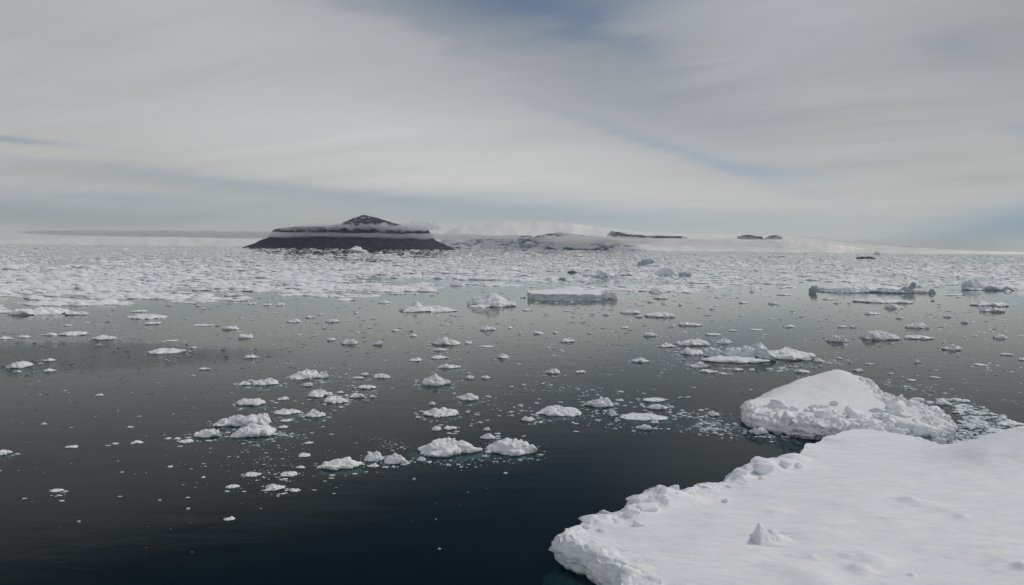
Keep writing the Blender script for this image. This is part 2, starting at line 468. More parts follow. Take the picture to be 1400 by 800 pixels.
# ------------------------------------------------------------------ far land
def far_ridge(name, D, pts, depth, mat, seed, rough=0.6, label=None, base=None, cliff=0.12):
    """a ridge whose skyline is given by its bearing and height; a real hill with depth behind it"""
    kk = D / F
    xs = arr([q[0] for q in pts]); ys = arr([q[1] for q in pts])
    hh = np.maximum((332.5 + 0.01036 * xs - ys) * kk + CAM_H, -2)
    n, mm = 260, 26
    px = np.linspace(xs[0], xs[-1], n); H = np.interp(px, xs, hh)
    H = np.maximum(H + fbm(px * 0.05, 0, 0, seed, 4) * rough * kk, -3)
    t = np.linspace(-1, 1, mm)
    prof = np.where(t < 0, np.minimum(1, (t + 1) / cliff), np.sqrt(np.clip(1 - t * t, 0, 1)))
    T, HH = np.meshgrid(t, H, indexing='ij'); PF = prof[:, None]
    PX = np.broadcast_to(px, T.shape)
    Yd = D + T * depth + fbm(PX * 0.04, T * 2, 0, seed + 4, 3) * depth * 0.05
    Xd = (PX - 700) / F * Yd
    Z = HH * PF * (1 + 0.0 * T) + fbm(PX * 0.08, T * 5, 0, seed + 9, 4) * rough * kk * 0.8 * np.sin(np.pi * np.clip(PF, 0, 1))
    Z = np.where(PF <= 0.001, -6, Z)
    V = np.stack([Xd.ravel(), Yd.ravel(), Z.ravel()], -1)
    ob = link(name, mesh(name, V, grid_faces(mm, n), mat))
    return tag(ob, label, 'mountain' if label else None, kind='structure')

far_ridge('ice_cap', 25000, [(560, 330), (600, 321), (630, 309.5), (660, 305.5), (700, 303), (735, 303), (780, 306), (830, 312), (880, 317.5), (960, 320), (1020, 321.5),
          (1090, 325), (1160, 333), (1230, 337), (1310, 342), (1400, 345)], 6500, CAPSNOW, 11, 0.25, 'huge smooth white ice cap on the horizon right of the dark island', cliff=0.9)
far_ridge('snow_slope', 19000, [(596, 337), (610, 322), (640, 320), (672, 323), (700, 329), (740, 340)], 600, CLIFFSNOW, 21, 1.0, 'snow streaked low shore directly right of the dark island', cliff=0.5)
far_ridge('headland', 17500, [(655, 340), (661, 323.5), (690, 322.3), (726, 322.6), (731, 325), (740, 340)], 500, CLIFFSNOW, 31, 0.5, 'flat-topped snowy headland with a thin dark cliff band', cliff=0.35)
far_ridge('headland', 16000, [(706, 339), (711, 330), (728, 325), (742, 320.5), (765, 319), (795, 321.5), (822, 324.5), (840, 329), (858, 333), (872, 336.5), (882, 341)],
          450, CLIFFSNOW, 41, 0.5, 'blue-grey mesa headland half veiled by low cloud, left of the long dark cliff', cliff=0.3)
far_ridge('cliff', 21000, [(826, 340), (829, 322), (834, 317), (845, 318.5), (872, 321), (905, 322.8), (930, 323.6), (940, 327), (944, 341)], 350, CLIFF, 51, 1.3, 'long thin dark blue cliff above the cloud in front of the ice cap', cliff=0.2)
far_ridge('cliff', 22000, [(1002, 343), (1007, 323.2), (1020, 321.5), (1040, 323), (1043, 326.5), (1050, 322), (1060, 320.8), (1069, 324.5), (1073, 343)], 300, CLIFF, 61, 0.9,
          'small dark nunatak of two humps above the cloud, far right', cliff=0.2)
far_ridge('snow_slope', 20200, [(818, 341), (828, 334), (842, 326.5), (880, 326), (940, 326), (1000, 327), (1040, 328), (1075, 328), (1110, 331), (1165, 337), (1220, 343), (1240, 347)], 420, CAPSNOW, 66, 0.4,
          'pale snow slope below the long dark cliff, right of the mesa', cliff=0.8)
far_ridge('low_shore', 24000, [(1150, 345), (1200, 337.5), (1240, 337), (1262, 340), (1290, 346)], 500, CLIFFSNOW, 71, 0.5, 'low pale blue shore at the right end of the horizon', cliff=0.4)
far_ridge('ice_shelf', 23000, [(-200, 329), (-40, 328), (120, 326), (200, 324), (260, 325.5), (330, 327), (400, 328), (470, 334)], 1500, CAPSNOW, 81, 0.5, 'pale low ice shelf along the horizon left of the dark island', cliff=0.5)

# ------------------------------------------------------------------ low clouds (real volumes)
def lens(name, px0, px1, py0, py1, D, depth, mat, seed, lumpy=0.2, n=260, m_=14, taper=0.35, fq=14):
    """a flat lumpy cloud bank"""
    kk = D / F
    pm = (px0 + px1) / 2
    L = (px1 - px0) / 2 * kk
    zt = (332.5 + 0.01036 * pm - py0) * kk + CAM_H; zb = (332.5 + 0.01036 * pm - py1) * kk + CAM_H
    zc, hz = (zt + zb) / 2, (zt - zb) / 2
    u = np.linspace(-1, 1, n); a = np.linspace(0, 2 * np.pi, m_ * 2, endpoint=False)
    Ug, A = np.meshgrid(u, a, indexing='ij')
    env = np.clip(1 - np.abs(Ug) ** (1 / taper), 0, 1) ** 0.5
    lm = 1 + lumpy * fbm(Ug * fq, np.sin(A) * 1.5, np.cos(A) * 1.5, seed, 4) * 1.5
    Xc = (pm - 700) * kk + Ug * L
    Yc = D + np.cos(A) * depth * env * (1 + 0.15 * fbm(Ug * 4, np.cos(A), 3, seed + 1, 2))
    Zc = zc + np.sin(A) * hz * env * np.clip(lm, 0.15, 3) - 0.01036 * 0 * Xc
    V = np.stack([Xc, Yc, np.maximum(Zc, 0.8)], -1).reshape(-1, 3)
    f = ring_faces(n, m_ * 2)[:, ::-1]
    V = np.vstack([V, V[:m_ * 2].mean(0), V[-m_ * 2:].mean(0)])
    f2 = fan(len(V) - 2, 0, m_ * 2, True); f3 = fan(len(V) - 1, (n - 1) * m_ * 2, m_ * 2)
    me_ = mesh(name, V, [f, f2, f3], mat)
    import bmesh
    bm_ = bmesh.new(); bm_.from_mesh(me_); bmesh.ops.recalc_face_normals(bm_, faces=bm_.faces)
    if bm_.calc_volume(signed=True) < 0: bmesh.ops.reverse_faces(bm_, faces=bm_.faces)
    bm_.to_mesh(me_); bm_.free()
    return tag(link('low_cloud', me_), kind='stuff')

lens('cloud_ring', 30, 715, 317.0, 326.0, 6000, 640, vol_mat('ring_cloud', 0.0028, (0.97, 0.98, 0.99), 0.2), 1, 0.20, taper=0.3, fq=26)
lens('cloud_cap', 404, 606, 307, 316, 5720, 170, vol_mat('cap_cloud', 0.0075, (0.96, 0.975, 0.99), 0.2), 2, 0.55)
lens('cloud_cap', 380, 480, 309.5, 317, 5700, 110, vol_mat('cap_cloud', 0.0055, (0.96, 0.975, 0.99), 0.2), 5, 0.7)
lens('cloud_puff', 550, 600, 303.5, 314, 5900, 110, vol_mat('puff_cloud', 0.0075, (0.96, 0.975, 0.99), 0.2), 3, 0.7)
lens('fog_bank', 840, 1420, 325, 345, 15000, 700, vol_mat('fog', 0.00045, (0.985, 0.98, 0.97), 0.2), 4, 0.35)
lens('fog_bank', 722, 905, 322, 334.5, 14800, 260, vol_mat('fog2', 0.0036, (0.98, 0.985, 0.99), 0.2), 6, 0.3)

# ------------------------------------------------------------------ ice shapes
def chunk(Wd, Dp, H, seed, style='hump', na=48, nr=14, rough=1.0):
    """floating lump of ice: snowy broken top, undercut sides, keel below the water. Origin on the waterline."""
    rs = np.random.RandomState(seed)
    th = np.linspace(0, 2 * np.pi, na, endpoint=False)
    out_r = 1 + 0.30 * fbm(np.cos(th) * 1.5 + 5, np.sin(th) * 1.5, seed * 0.37, seed, 4, 0.62) \
        + 0.07 * vn(np.cos(th) * 5, np.sin(th) * 5, seed * 0.7, seed + 3)
    out_r = out_r / max(np.abs(out_r * np.cos(th)).max(), 1e-6)
    t = np.linspace(0, 1, nr + 1)[1:] ** 0.8
    R, TH = np.meshgrid(t, th, indexing='ij'); OR = np.broadcast_to(out_r, R.shape)
    x = R * OR * np.cos(TH); y = R * OR * np.sin(TH)
    def top(x, y, R):
        pk = 0
        if style == 'peak':
            b = 0.40
            c = rs0.uniform(-0.35, 0.35, 2)
            for q_ in range(4):
                cc_ = c + (rs0.uniform(-0.35, 0.35, 2) if q_ else 0)
                dd = np.abs((x - cc_[0]) * math.cos(q_) + (y - cc_[1]) * math.sin(q_)) * 1.25 + np.abs((y - cc_[1]) * math.cos(q_) - (x - cc_[0]) * math.sin(q_)) * 0.85
                pk = np.maximum(pk, (0.55 if q_ == 0 else rs0.uniform(0.25, 0.55)) * np.clip(1 - dd / rs0.uniform(0.7, 1.1), 0, 1))
        elif style == 'jag':
            b = 0.38
            for _ in range(9):
                c = rs0.uniform(-0.8, 0.8, 2); pk = np.maximum(pk, rs0.uniform(0.15, 0.62) * smooth(1 - ((x - c[0]) ** 2 + (y - c[1]) ** 2) * rs0.uniform(3, 8), 0, 1))
        elif style == 'flat':
            b = 0.62
            for _ in range(3):
                c = rs0.uniform(-0.7, 0.7, 2); pk = np.maximum(pk, rs0.uniform(0.1, 0.4) * np.exp(-((x - c[0]) ** 2 + (y - c[1]) ** 2) * rs0.uniform(4, 12)))
        else:
            b = 0.42
            for _ in range(5):
                c = rs0.uniform(-0.6, 0.6, 2); pk = np.maximum(pk, rs0.uniform(0.25, 0.6) * np.exp(-((x - c[0]) ** 2 + (y - c[1]) ** 2) * rs0.uniform(2.5, 7)))
        amp = 0.24 if style == 'flat' else 0.34
        xw = x + 0.12 * fbm(x * 3, y * 3, seed, seed + 31, 2); yw = y + 0.12 * fbm(x * 3, y * 3, seed, seed + 32, 2)
        f1, f2, hid = worley(xw * 3.1 + seed, yw * 2.3 + seed * 0.3, seed)
        g1, g2, hid2 = worley(xw * 7.3 + seed, yw * 5.1, seed + 5)
        blocky = (hid - 0.5) * smooth(f2 - f1, 0.0, 0.30) - 0.25 * (1 - smooth(f2 - f1, 0, 0.12)) + 0.5 * (hid2 - 0.5) * smooth(g2 - g1, 0, 0.3)
        z = b + pk + amp * rough * (blocky * 0.8 + 0.5 * fbm(x * 2.6, y * 2.6, seed, seed + 9, 4, 0.6))
        rim = 0.34 if style != 'flat' else 0.42
        z = np.maximum(z, 0.12)
        return z * (rim + (1 - rim) * np.sqrt(np.clip(1 - R ** 2.4, 0, 1)))
    rs0 = np.random.RandomState(seed + 11)
    z = top(x, y, R); cz = float(np.median(z[0]))
    mx = np.percentile(z, 99.5); z = z / mx; cz /= mx
    rings = [np.stack([x * Wd / 2, y * Dp / 2, z * H], -1)]
    rim_z = z[-1] * H
    nw = max(3, nr // 4)
    for i in range(1, nw + 3):
        u = i / nw
        if u <= 1: zz = rim_z * (1 - u) + 0.0 * u; sc = 1 + 0.05 * math.sin(u * 2.4) - 0.07 * u
        else: zz = np.full(na, -(u - 1) * min(1.3 * max(H, 0.12), 0.6) - 0.05); sc = 1.02 - 0.3 * (u - 1)
        xx = out_r * np.cos(th) * sc * Wd / 2; yy = out_r * np.sin(th) * sc * Dp / 2
        rings.append(np.stack([xx, yy, np.broadcast_to(zz, xx.shape)], -1)[None])
    P = np.concatenate(rings, 0)
    sc = min(Wd, Dp, H * 3)
    q = P / max(sc, 1e-6)
    d = np.stack([fbm(q[..., 0] * 3, q[..., 1] * 3, q[..., 2] * 4, seed + 21 + i, 3, 0.55) for i in range(3)], -1)
    P = P + d * sc * np.array([0.075, 0.075, 0.045]) * rough
    nR = P.shape[0]
    V = P.reshape(-1, 3)
    V = np.vstack([V, [[0, 0, cz * H]], [[0, 0, V[:, 2].min()]]])
    fs = [ring_faces(nR, na)[:, ::-1], fan(len(V) - 2, 0, na), fan(len(V) - 1, (nR - 1) * na, na, True)]
    fs[0] = ring_faces(nR, na)
    return V, fs

def block(size, seed, na=20, nr=12, cuts=11, soft=9.0, rough=0.06):
    """rounded broken block of ice, unit-ish, chipped by planes"""
    rs = np.random.RandomState(seed)
    ph = np.linspace(0.0, np.pi, nr + 2)[1:-1]; th = np.linspace(0, 2 * np.pi, na, endpoint=False)
    PH, TH = np.meshgrid(ph, th, indexing='ij')
    d = np.stack([np.sin(PH) * np.cos(TH), np.sin(PH) * np.sin(TH), np.cos(PH)], -1).reshape(-1, 3)
    d = np.vstack([d, [[0, 0, 1]], [[0, 0, -1]]])
    n = rs.normal(size=(cuts, 3)); n /= np.linalg.norm(n, axis=1)[:, None]
    n = np.vstack([n, np.eye(3), -np.eye(3)])
    dist = np.concatenate([rs.uniform(0.62, 1.0, cuts), np.full(6, 0.9)])
    dots = np.clip(d @ n.T, 1e-4, None) / dist
    r = (np.sum(dots ** soft, 1)) ** (-1 / soft)
    V = d * r[:, None]
    V = V * (1 + rough * fbm(V[:, 0] * 3, V[:, 1] * 3, V[:, 2] * 3, seed, 4, 0.6)[:, None])
    V = V * arr(size)
    k_ = nr * na
    return V, [ring_faces(nr, na), fan(k_, 0, na, True)[:, ::-1], fan(k_ + 1, (nr - 1) * na, na, True)]

def rot(V, rz, rx=0.0, ry=0.0):
    Rm = np.array(Matrix.Rotation(rz, 3, 'Z') @ Matrix.Rotation(ry, 3, 'Y') @ Matrix.Rotation(rx, 3, 'X'))
    return V @ Rm.T

def soup(parts):
    """join many (V, faces) into one mesh's data"""
    Vs, fq, ft = [], [], []; off = 0
    for V, fs in parts:
        Vs.append(V)
        for f in fs: (fq if f.shape[1] == 4 else ft).append(f + off)
        off += len(V)
    return np.vstack(Vs), [np.vstack(q) for q in (fq, ft) if q]

# ------------------------------------------------------------------ the great floe in the foreground
T = 1.15
fl_px = [(757, 738), (776, 722), (802, 703), (832, 707), (856, 699), (872, 684), (905, 676), (930, 670), (960, 659), (990, 655), (1008, 645), (1030, 635), (1062, 626),
         (1090, 619), (1108, 604), (1150, 593), (1168, 585), (1200, 586), (1240, 593), (1290, 607), (1340, 613), (1400, 611), (1480, 604), (1560, 600),
         (1700, 625), (1860, 690), (1900, 790), (1700, 930), (1400, 1010), (1150, 985), (990, 900), (900, 835), (850, 795), (806, 764), (776, 748)]
pts = arr([tuple(at(x, y, T)[:2]) for x, y in fl_px])
cen = arr(at(1230, 745, T)[:2])
ang = np.unwrap(np.arctan2(pts[:, 1] - cen[1], pts[:, 0] - cen[0])); rad = np.hypot(*(pts - cen).T)
o_ = np.argsort(ang % (2 * np.pi)); aa = (ang % (2 * np.pi))[o_]; rr = rad[o_]
NA = 1500
th = np.linspace(0, 2 * np.pi, NA, endpoint=False)
R0 = np.interp(th, np.concatenate([aa - 2 * np.pi, aa, aa + 2 * np.pi]), np.tile(rr, 3))
kr = np.exp(-np.linspace(-2, 2, 15) ** 2); kr /= kr.sum()
R0 = np.convolve(np.concatenate([R0[-7:], R0, R0[:7]]), kr, 'valid')
ex, ey = cen[0] + R0 * np.cos(th), cen[1] + R0 * np.sin(th)
R0 = R0 + 0.30 * fbm(ex * 0.5, ey * 0.5, 0, 91, 3) + 0.14 * fbm(ex * 1.9, ey * 1.9, 0, 95, 3)
NR = 330
t = 1 - (1 - np.linspace(0, 1, NR + 1)[1:]) ** 1.25
RR, TH = np.meshgrid(t, th, indexing='ij')
Rb = np.broadcast_to(R0, RR.shape)
x = cen[0] + RR * Rb * np.cos(TH); y = cen[1] + RR * Rb * np.sin(TH)
din = (1 - RR) * Rb                                  # metres from the rim, roughly

def bumpz(x, y, px, py, r, hgt, p=2.0, z0=T, sx=1.0, sy=1.0, ang=0.0):
    c = at(px, py, z0)
    dx_, dy_ = x - c.x, y - c.y
    ca_, sa_ = math.cos(ang), math.sin(ang)
    q = np.hypot((dx_ * ca_ + dy_ * sa_) / (r * sx), (-dx_ * sa_ + dy_ * ca_) / (r * sy))
    return hgt * np.exp(-q ** p)

left = smooth(-(x * 0.80 - y * 0.10), -12.0, -4.0)
z = T + 0.16 * fbm(x * 0.12, y * 0.12, 0, 61, 3) + 0.05 * fbm(x * 0.35 + y * 0.1, y * 1.1, 0, 62, 4) + 0.05 * np.clip(fbm(x * 0.28 - y * 0.2, y * 0.75 + x * 0.1, 3, 63, 3), 0.1, 1) * smooth(fbm(x * 0.1, y * 0.1, 5, 64, 2), -0.1, 0.5) + 0.012 * fbm(x * 2, y * 5, 0, 66, 2)
# rim mounds and pressed-up slabs along the left edge
mounds = [(812, 712, 1.1, 0.42), (842, 706, 0.7, 0.12), (888, 690, 1.25, 0.66), (912, 686, 1.1, 0.5), (935, 684, 1.0, 0.28), (868, 705, 0.8, 0.3), (962, 672, 1.2, 0.16), (1008, 651, 0.8, 0.32),
          (1042, 640, 1.1, 0.62), (1072, 636, 0.9, 0.42), (1088, 628, 0.8, 0.3), (778, 735, 0.9, 0.12), (1150, 600, 2.0, 0.15), (1190, 592, 3.0, 0.25),
          (1350, 628, 3.0, 0.30), (1398, 622, 3.2, 1.15), (1455, 622, 3.4, 1.1), (1345, 630, 1.6, 0.2), (1420, 640, 1.5, 0.3), (1372, 640, 2.0, 0.25), (1240, 684, 0.55, 0.20), (1262, 688, 0.8, 0.12), (1315, 707, 0.35, 0.12), (1300, 700, 0.8, 0.07),
          (1176, 779, 0.5, 0.24), (1190, 764, 0.7, 0.17), (1157, 762, 0.3, 0.08), (1110, 792, 1.1, 0.24), (1248, 783, 0.16, 0.09), (1396, 777, 0.35, 0.26), (1112, 763, 0.25, 0.07),
          (1060, 700, 0.8, 0.10), (1220, 660, 1.2, 0.06), (1130, 720, 1.5, 0.06)]
for (px, py, r, hg) in mounds:
    z = z + bumpz(x, y, px, py, r, hg, 2.4)
f1, f2, hid = worley(x * 0.85, y * 0.85, 71)
g1, g2, hid2 = worley(x * 2.3, y * 2.3, 72)
rimband = np.exp(-(din / 1.6) ** 2) * (0.35 + 0.65 * left)
z = z + rimband * (0.34 * (hid - 0.55) * smooth(f2 - f1, 0, 0.22) + 0.07 * (hid2 - 0.5) * smooth(g2 - g1, 0, 0.25) + 0.08 * fbm(x * 2.2, y * 2.2, 0, 73, 3))
z = z - 0.16 * np.exp(-(din / 0.22) ** 2)
rings = [np.stack([x, y, z], -1)]
rim = z[-1]
NWL = 26
for i in range(1, NWL + 8):
    u = i / NWL
    if u <= 1: zz = rim * (1 - u) ** 1.05; off = 0.16 * math.sin(u * 2.6) - 0.30 * u * u
    else: zz = np.full(NA, -(u - 1) * 4.0); off = -0.30 - 1.6 * (u - 1)
    rings.append(np.stack([cen[0] + (R0 + off) * np.cos(th), cen[1] + (R0 + off) * np.sin(th), np.broadcast_to(zz, (NA,))], -1)[None])
P = np.concatenate(rings, 0)
wm = np.concatenate([smooth(1 - din[:, :] / 0.5, 0, 1), np.ones((P.shape[0] - NR, NA))], 0)[..., None]
w1, w2, wh = worley(P[..., 0] * 1.5 + P[..., 1] * 0.9, P[..., 2] * 2.2, 74)
nrm_r = np.stack([np.cos(TH[0]), np.sin(TH[0]), np.zeros(NA)], -1)[None]
P = P + wm * nrm_r * (0.40 * (wh - 0.5) * smooth(w2 - w1, 0, 0.14))[..., None]
P = P + wm * np.stack([fbm(P[..., 0] * 1.6, P[..., 1] * 1.6, P[..., 2] * 2.2, 80 + i, 4, 0.5) for i in range(3)], -1) * np.array([0.11, 0.11, 0.06])
floe = link('ice_floe', None, None, (float(cen[0]), float(cen[1]), 0))
tag(floe, 'vast snow-covered ice floe filling the lower right foreground', 'ice floe')
C3 = np.array([cen[0], cen[1], 0.0])
V = P.reshape(-1, 3) - C3
V = np.vstack([V, [[0, 0, float(np.mean(z[0]))]]])
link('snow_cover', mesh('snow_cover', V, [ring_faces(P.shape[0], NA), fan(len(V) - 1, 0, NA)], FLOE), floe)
# drowned foot at the left tip and under the edge
ft = []
for i, (u0, grow, zz) in enumerate(((0, -0.5, -0.35), (0, 0.25, -0.55), (0, 0.9, -0.9), (0, 1.1, -1.6), (0, 0.4, -2.6))):
    gr_ = grow * (0.6 + 0.8 * smooth(fbm(ex * 0.25, ey * 0.25, 0, 84, 2), -0.6, 0.6))
    ft.append(np.stack([(R0 + gr_) * np.cos(th), (R0 + gr_) * np.sin(th), zz + 0.15 * fbm(ex * 0.8, ey * 0.8, i, 85, 3)], -1))
FT = np.stack(ft, 0)[:, ::3]
link('submerged_foot', mesh('submerged_foot', FT.reshape(-1, 3), ring_faces(5, FT.shape[1]), FOOT), floe)
# the shark-fin of snow
def fin(px, py, ht):
    c = at(px, py, T)
    u, v = np.meshgrid(np.linspace(-0.75, 2.7, 110), np.linspace(-1.0, 1.0, 70), indexing='ij')
    v0 = v - 0.10 * np.clip(u, 0, 3)                    # the crest trails off to the right and back
    g = np.where(u > 0, np.clip(1 - u / 2.5, 0, 1) ** 1.9, smooth(u, -0.22, 0.03))
    wdt = 0.42 + 0.28 * np.clip(u, 0, 2.5)
    prof = np.exp(-(np.abs(v0) / wdt) ** 1.35)
    z = ht * g * prof * smooth(1 - np.abs(v), 0, 0.3)
    n_ = fbm(u * 2.2, v * 2.2, 0, 33, 4, 0.55) * 0.08 * np.clip(z * 2.5, 0, 1) + 0.10 * np.exp(-((u - 0.75) / 0.3) ** 2 - (v0 / 0.4) ** 2)
    z = z + n_ - 0.06 - 0.10 * (1 - smooth(1 - np.abs(v), 0, 0.2) * smooth(u, -0.75, -0.45) * smooth(-u, -2.7, -2.3))
    base_z = T + 0.16 * fbm((c.x + u) * 0.12, (c.y + v) * 0.12, 0, 61, 3)
    V = np.stack([c.x + u + 0.12 * z, c.y + v, base_z + z], -1).reshape(-1, 3) - C3
    me = mesh('snow_fin', V, grid_faces(110, 70)[:, ::-1], FLOE)
    link('snow_fin', me, floe)['label'] = 'sharp fin of drifted snow'
fin(1034, 741, 0.86)
# pressed-up slabs at the rim
for i, (px, py, sx, sy, sz, rz_, rx_, lift) in enumerate([(884, 703, 0.75, 0.45, 0.42, 0.5, 0.25, 0.28), (905, 694, 0.6, 0.4, 0.36, 0.1, -0.2, 0.45), (872, 722, 0.36, 0.28, 0.30, 0.7, 0.4, 0.12),
                                         (842, 716, 0.35, 0.3, 0.26, 0.3, 0.0, 0.12), (1012, 652, 0.42, 0.34, 0.32, 0.4, 0.2, 0.25), (1045, 646, 0.7, 0.45, 0.36, 0.2, 0.2, 0.35),
                                         (1074, 640, 0.5, 0.4, 0.30, 0.9, 0.3, 0.3), (926, 690, 0.4, 0.3, 0.22, 0.5, 0.2, 0.3)]):
    V, fs = block((sx, sy, sz), 300 + i, 36, 22, 12, 14)
    c = at(px, py, T)
    V = rot(V, rz_, rx_, 0.15) + (arr((c.x, c.y, T + lift - 0.05)) - C3)
    link('pressure_block', mesh('pressure_block', V, fs, FLOE), floe)

TOP1 = P[:NR].reshape(-1, 3)
rb_ = np.random.RandomState(17)
edge_px = [(762, 740), (784, 724), (806, 708), (836, 708), (858, 702), (874, 690), (905, 683), (940, 676), (975, 662), (1005, 652), (1030, 643), (1060, 636), (1090, 628), (1112, 612)]
for i in range(16):
    q = rb_.uniform(0, len(edge_px) - 1.001); j = int(q); f = q - j
    px = edge_px[j][0] * (1 - f) + edge_px[j + 1][0] * f + rb_.uniform(-4, 12); py = edge_px[j][1] * (1 - f) + edge_px[j + 1][1] * f + abs(rb_.normal()) * 9 + 2
    c = at(px, py, T); kk_ = np.argmin((TOP1[:, 0] - c.x) ** 2 + (TOP1[:, 1] - c.y) ** 2)
    sz_ = 0.10 + 0.42 * rb_.uniform() ** 2.5
    V, fs = block((sz_ * rb_.uniform(0.9, 1.6), sz_ * rb_.uniform(0.7, 1.1), sz_ * rb_.uniform(0.45, 0.9)), 900 + i, 26, 16, 10, 16, 0.05)
    V = rot(V, rb_.uniform(0, 6.28), rb_.uniform(-.5, .5), rb_.uniform(-.5, .5)) + (arr((c.x, c.y, float(TOP1[kk_, 2]) + sz_ * rb_.uniform(-0.40, 0.05))) - C3)
    link('pressure_block', mesh('pressure_block', V, fs, FLOE), floe)

# ------------------------------------------------------------------ the second floe behind it
T2 = 1.35
f2_px = [(1019, 558), (1024, 563), (1060, 570), (1100, 577), (1145, 580), (1200, 585), (1250, 590), (1285, 586), (1300, 572), (1290, 560), (1270, 550), (1235, 540), (1210, 534), (1180, 527), (1140, 522), (1100, 521), (1066, 530), (1030, 545)]
pts = arr([tuple(at(x_, y_, T2)[:2]) for x_, y_ in f2_px])
cen2 = arr(at(1150, 550, T2)[:2])
ang = np.arctan2(pts[:, 1] - cen2[1], pts[:, 0] - cen2[0]) % (2 * np.pi); rad = np.hypot(*(pts - cen2).T)
o_ = np.argsort(ang); aa = ang[o_]; rr = rad[o_]
NA = 900; NR = 150
th = np.linspace(0, 2 * np.pi, NA, endpoint=False)
R0 = np.interp(th, np.concatenate([aa - 2 * np.pi, aa, aa + 2 * np.pi]), np.tile(rr, 3))
R0 = np.convolve(np.concatenate([R0[-7:], R0, R0[:7]]), kr, 'valid')
ex, ey = cen2[0] + R0 * np.cos(th), cen2[1] + R0 * np.sin(th)
R0 = R0 + 0.30 * fbm(ex * 0.5, ey * 0.5, 0, 191, 3) + 0.12 * fbm(ex * 2.2, ey * 2.2, 0, 195, 3)
t = 1 - (1 - np.linspace(0, 1, NR + 1)[1:]) ** 1.3
RR, TH = np.meshgrid(t, th, indexing='ij'); Rb = np.broadcast_to(R0, RR.shape)
x = cen2[0] + RR * Rb * np.cos(TH); y = cen2[1] + RR * Rb * np.sin(TH); din = (1 - RR) * Rb
z = T2 + 0.06 * fbm(x * 0.3, y * 0.3, 0, 161, 4)
z = z + bumpz(x, y, 1146, 527, 2.6, 1.45, 1.6, T2, 1.15, 1.3) + bumpz(x, y, 1105, 533, 4.2, 0.75, 2.0, T2, 1.6, 0.8) + bumpz(x, y, 1180, 536, 3.0, 0.25, 2, T2, 1.3, 0.8)
front = smooth(cen2[1] + 0.5 - y, 0.0, 3.5)                     # camera side
right = smooth(x - (cen2[0] + 3.2), 0.0, 2.4)
rb = np.maximum(front * np.exp(-(din / 2.0) ** 2), right)
f1, f2, hid = worley(x * 0.9, y * 0.9, 171); g1, g2, hid2 = worley(x * 2.2, y * 2.2, 172)
z = z + bumpz(x, y, 1258, 566, 1.9, 0.55, 2.4, T2) + bumpz(x, y, 1236, 552, 1.0, 0.4, 2.4, T2)
z = z - 0.45 * right * smooth(din, 3.0, 0.0) + rb * (0.75 * (hid - 0.5) * smooth(f2 - f1, 0, 0.35) + 0.34 * (hid2 - 0.5) * smooth(g2 - g1, 0, 0.35) + 0.10 * fbm(x * 3, y * 3, 0, 173, 3))
z = z - 0.2 * np.exp(-(din / 0.25) ** 2) - 0.7 * np.exp(-(din / 1.5) ** 2) * smooth(y - cen2[1], 1, 4)
rings = [np.stack([x, y, z], -1)]; rim = z[-1]; NWL = 24
for i in range(1, NWL + 8):
    u = i / NWL
    if u <= 1: zz = rim * (1 - u); off = 0.10 * math.sin(u * 2.6) + 0.12 * u - 0.35 * u ** 6
    else: zz = np.full(NA, -(u - 1) * 4.0); off = -0.23 - 1.2 * (u - 1)
    rings.append(np.stack([cen2[0] + (R0 + off) * np.cos(th), cen2[1] + (R0 + off) * np.sin(th), np.broadcast_to(zz, (NA,))], -1)[None])
P = np.concatenate(rings, 0)
wm = np.concatenate([smooth(1 - din / 0.7, 0, 1), np.ones((P.shape[0] - NR, NA))], 0)[..., None]
nrm_r = np.stack([np.cos(th), np.sin(th), np.zeros(NA)], -1)[None]
w1, w2, wh = worley(P[..., 0] * 1.1 + P[..., 1] * 0.6, P[..., 2] * 1.5, 174); v1, v2, vh = worley(P[..., 0] * 2.6 + P[..., 1] * 1.6, P[..., 2] * 3.0, 175)
P = P + wm * nrm_r * (0.50 * (wh - 0.5) * smooth(w2 - w1, 0, 0.4) + 0.2 * (vh - 0.5) * smooth(v2 - v1, 0, 0.4))[..., None]
P = P + wm * np.stack([fbm(P[..., 0] * 1.6, P[..., 1] * 1.6, P[..., 2] * 2.2, 180 + i, 4, 0.58) for i in range(3)], -1) * np.array([0.15, 0.15, 0.08])
C3 = np.array([cen2[0], cen2[1], 0.0])
floe2 = link('ice_floe', None, None, (float(cen2[0]), float(cen2[1]), 0))
tag(floe2, 'smaller ice floe with smooth snow mound and blocky rubble front, behind the vast floe', 'ice floe')
V = P.reshape(-1, 3) - C3; V = np.vstack([V, [[0, 0, float(np.mean(z[0]))]]])
link('snow_cover', mesh('snow_cover', V, [ring_faces(P.shape[0], NA), fan(len(V) - 1, 0, NA)], SNOW), floe2)
ft = []
for i, (grow, zz) in enumerate(((-0.4, -0.3), (0.2, -0.5), (0.6, -1.0), (0.3, -2.2))):
    ft.append(np.stack([(R0 + grow) * np.cos(th), (R0 + grow) * np.sin(th), zz + 0.12 * fbm(ex, ey, i, 185, 3)], -1))
FT = np.stack(ft, 0)[:, ::3]
link('submerged_foot', mesh('submerged_foot', FT.reshape(-1, 3), ring_faces(4, FT.shape[1]), FOOT), floe2)
rs = np.random.RandomState(5)
parts = []
TOPV = P[:NR].reshape(-1, 3)
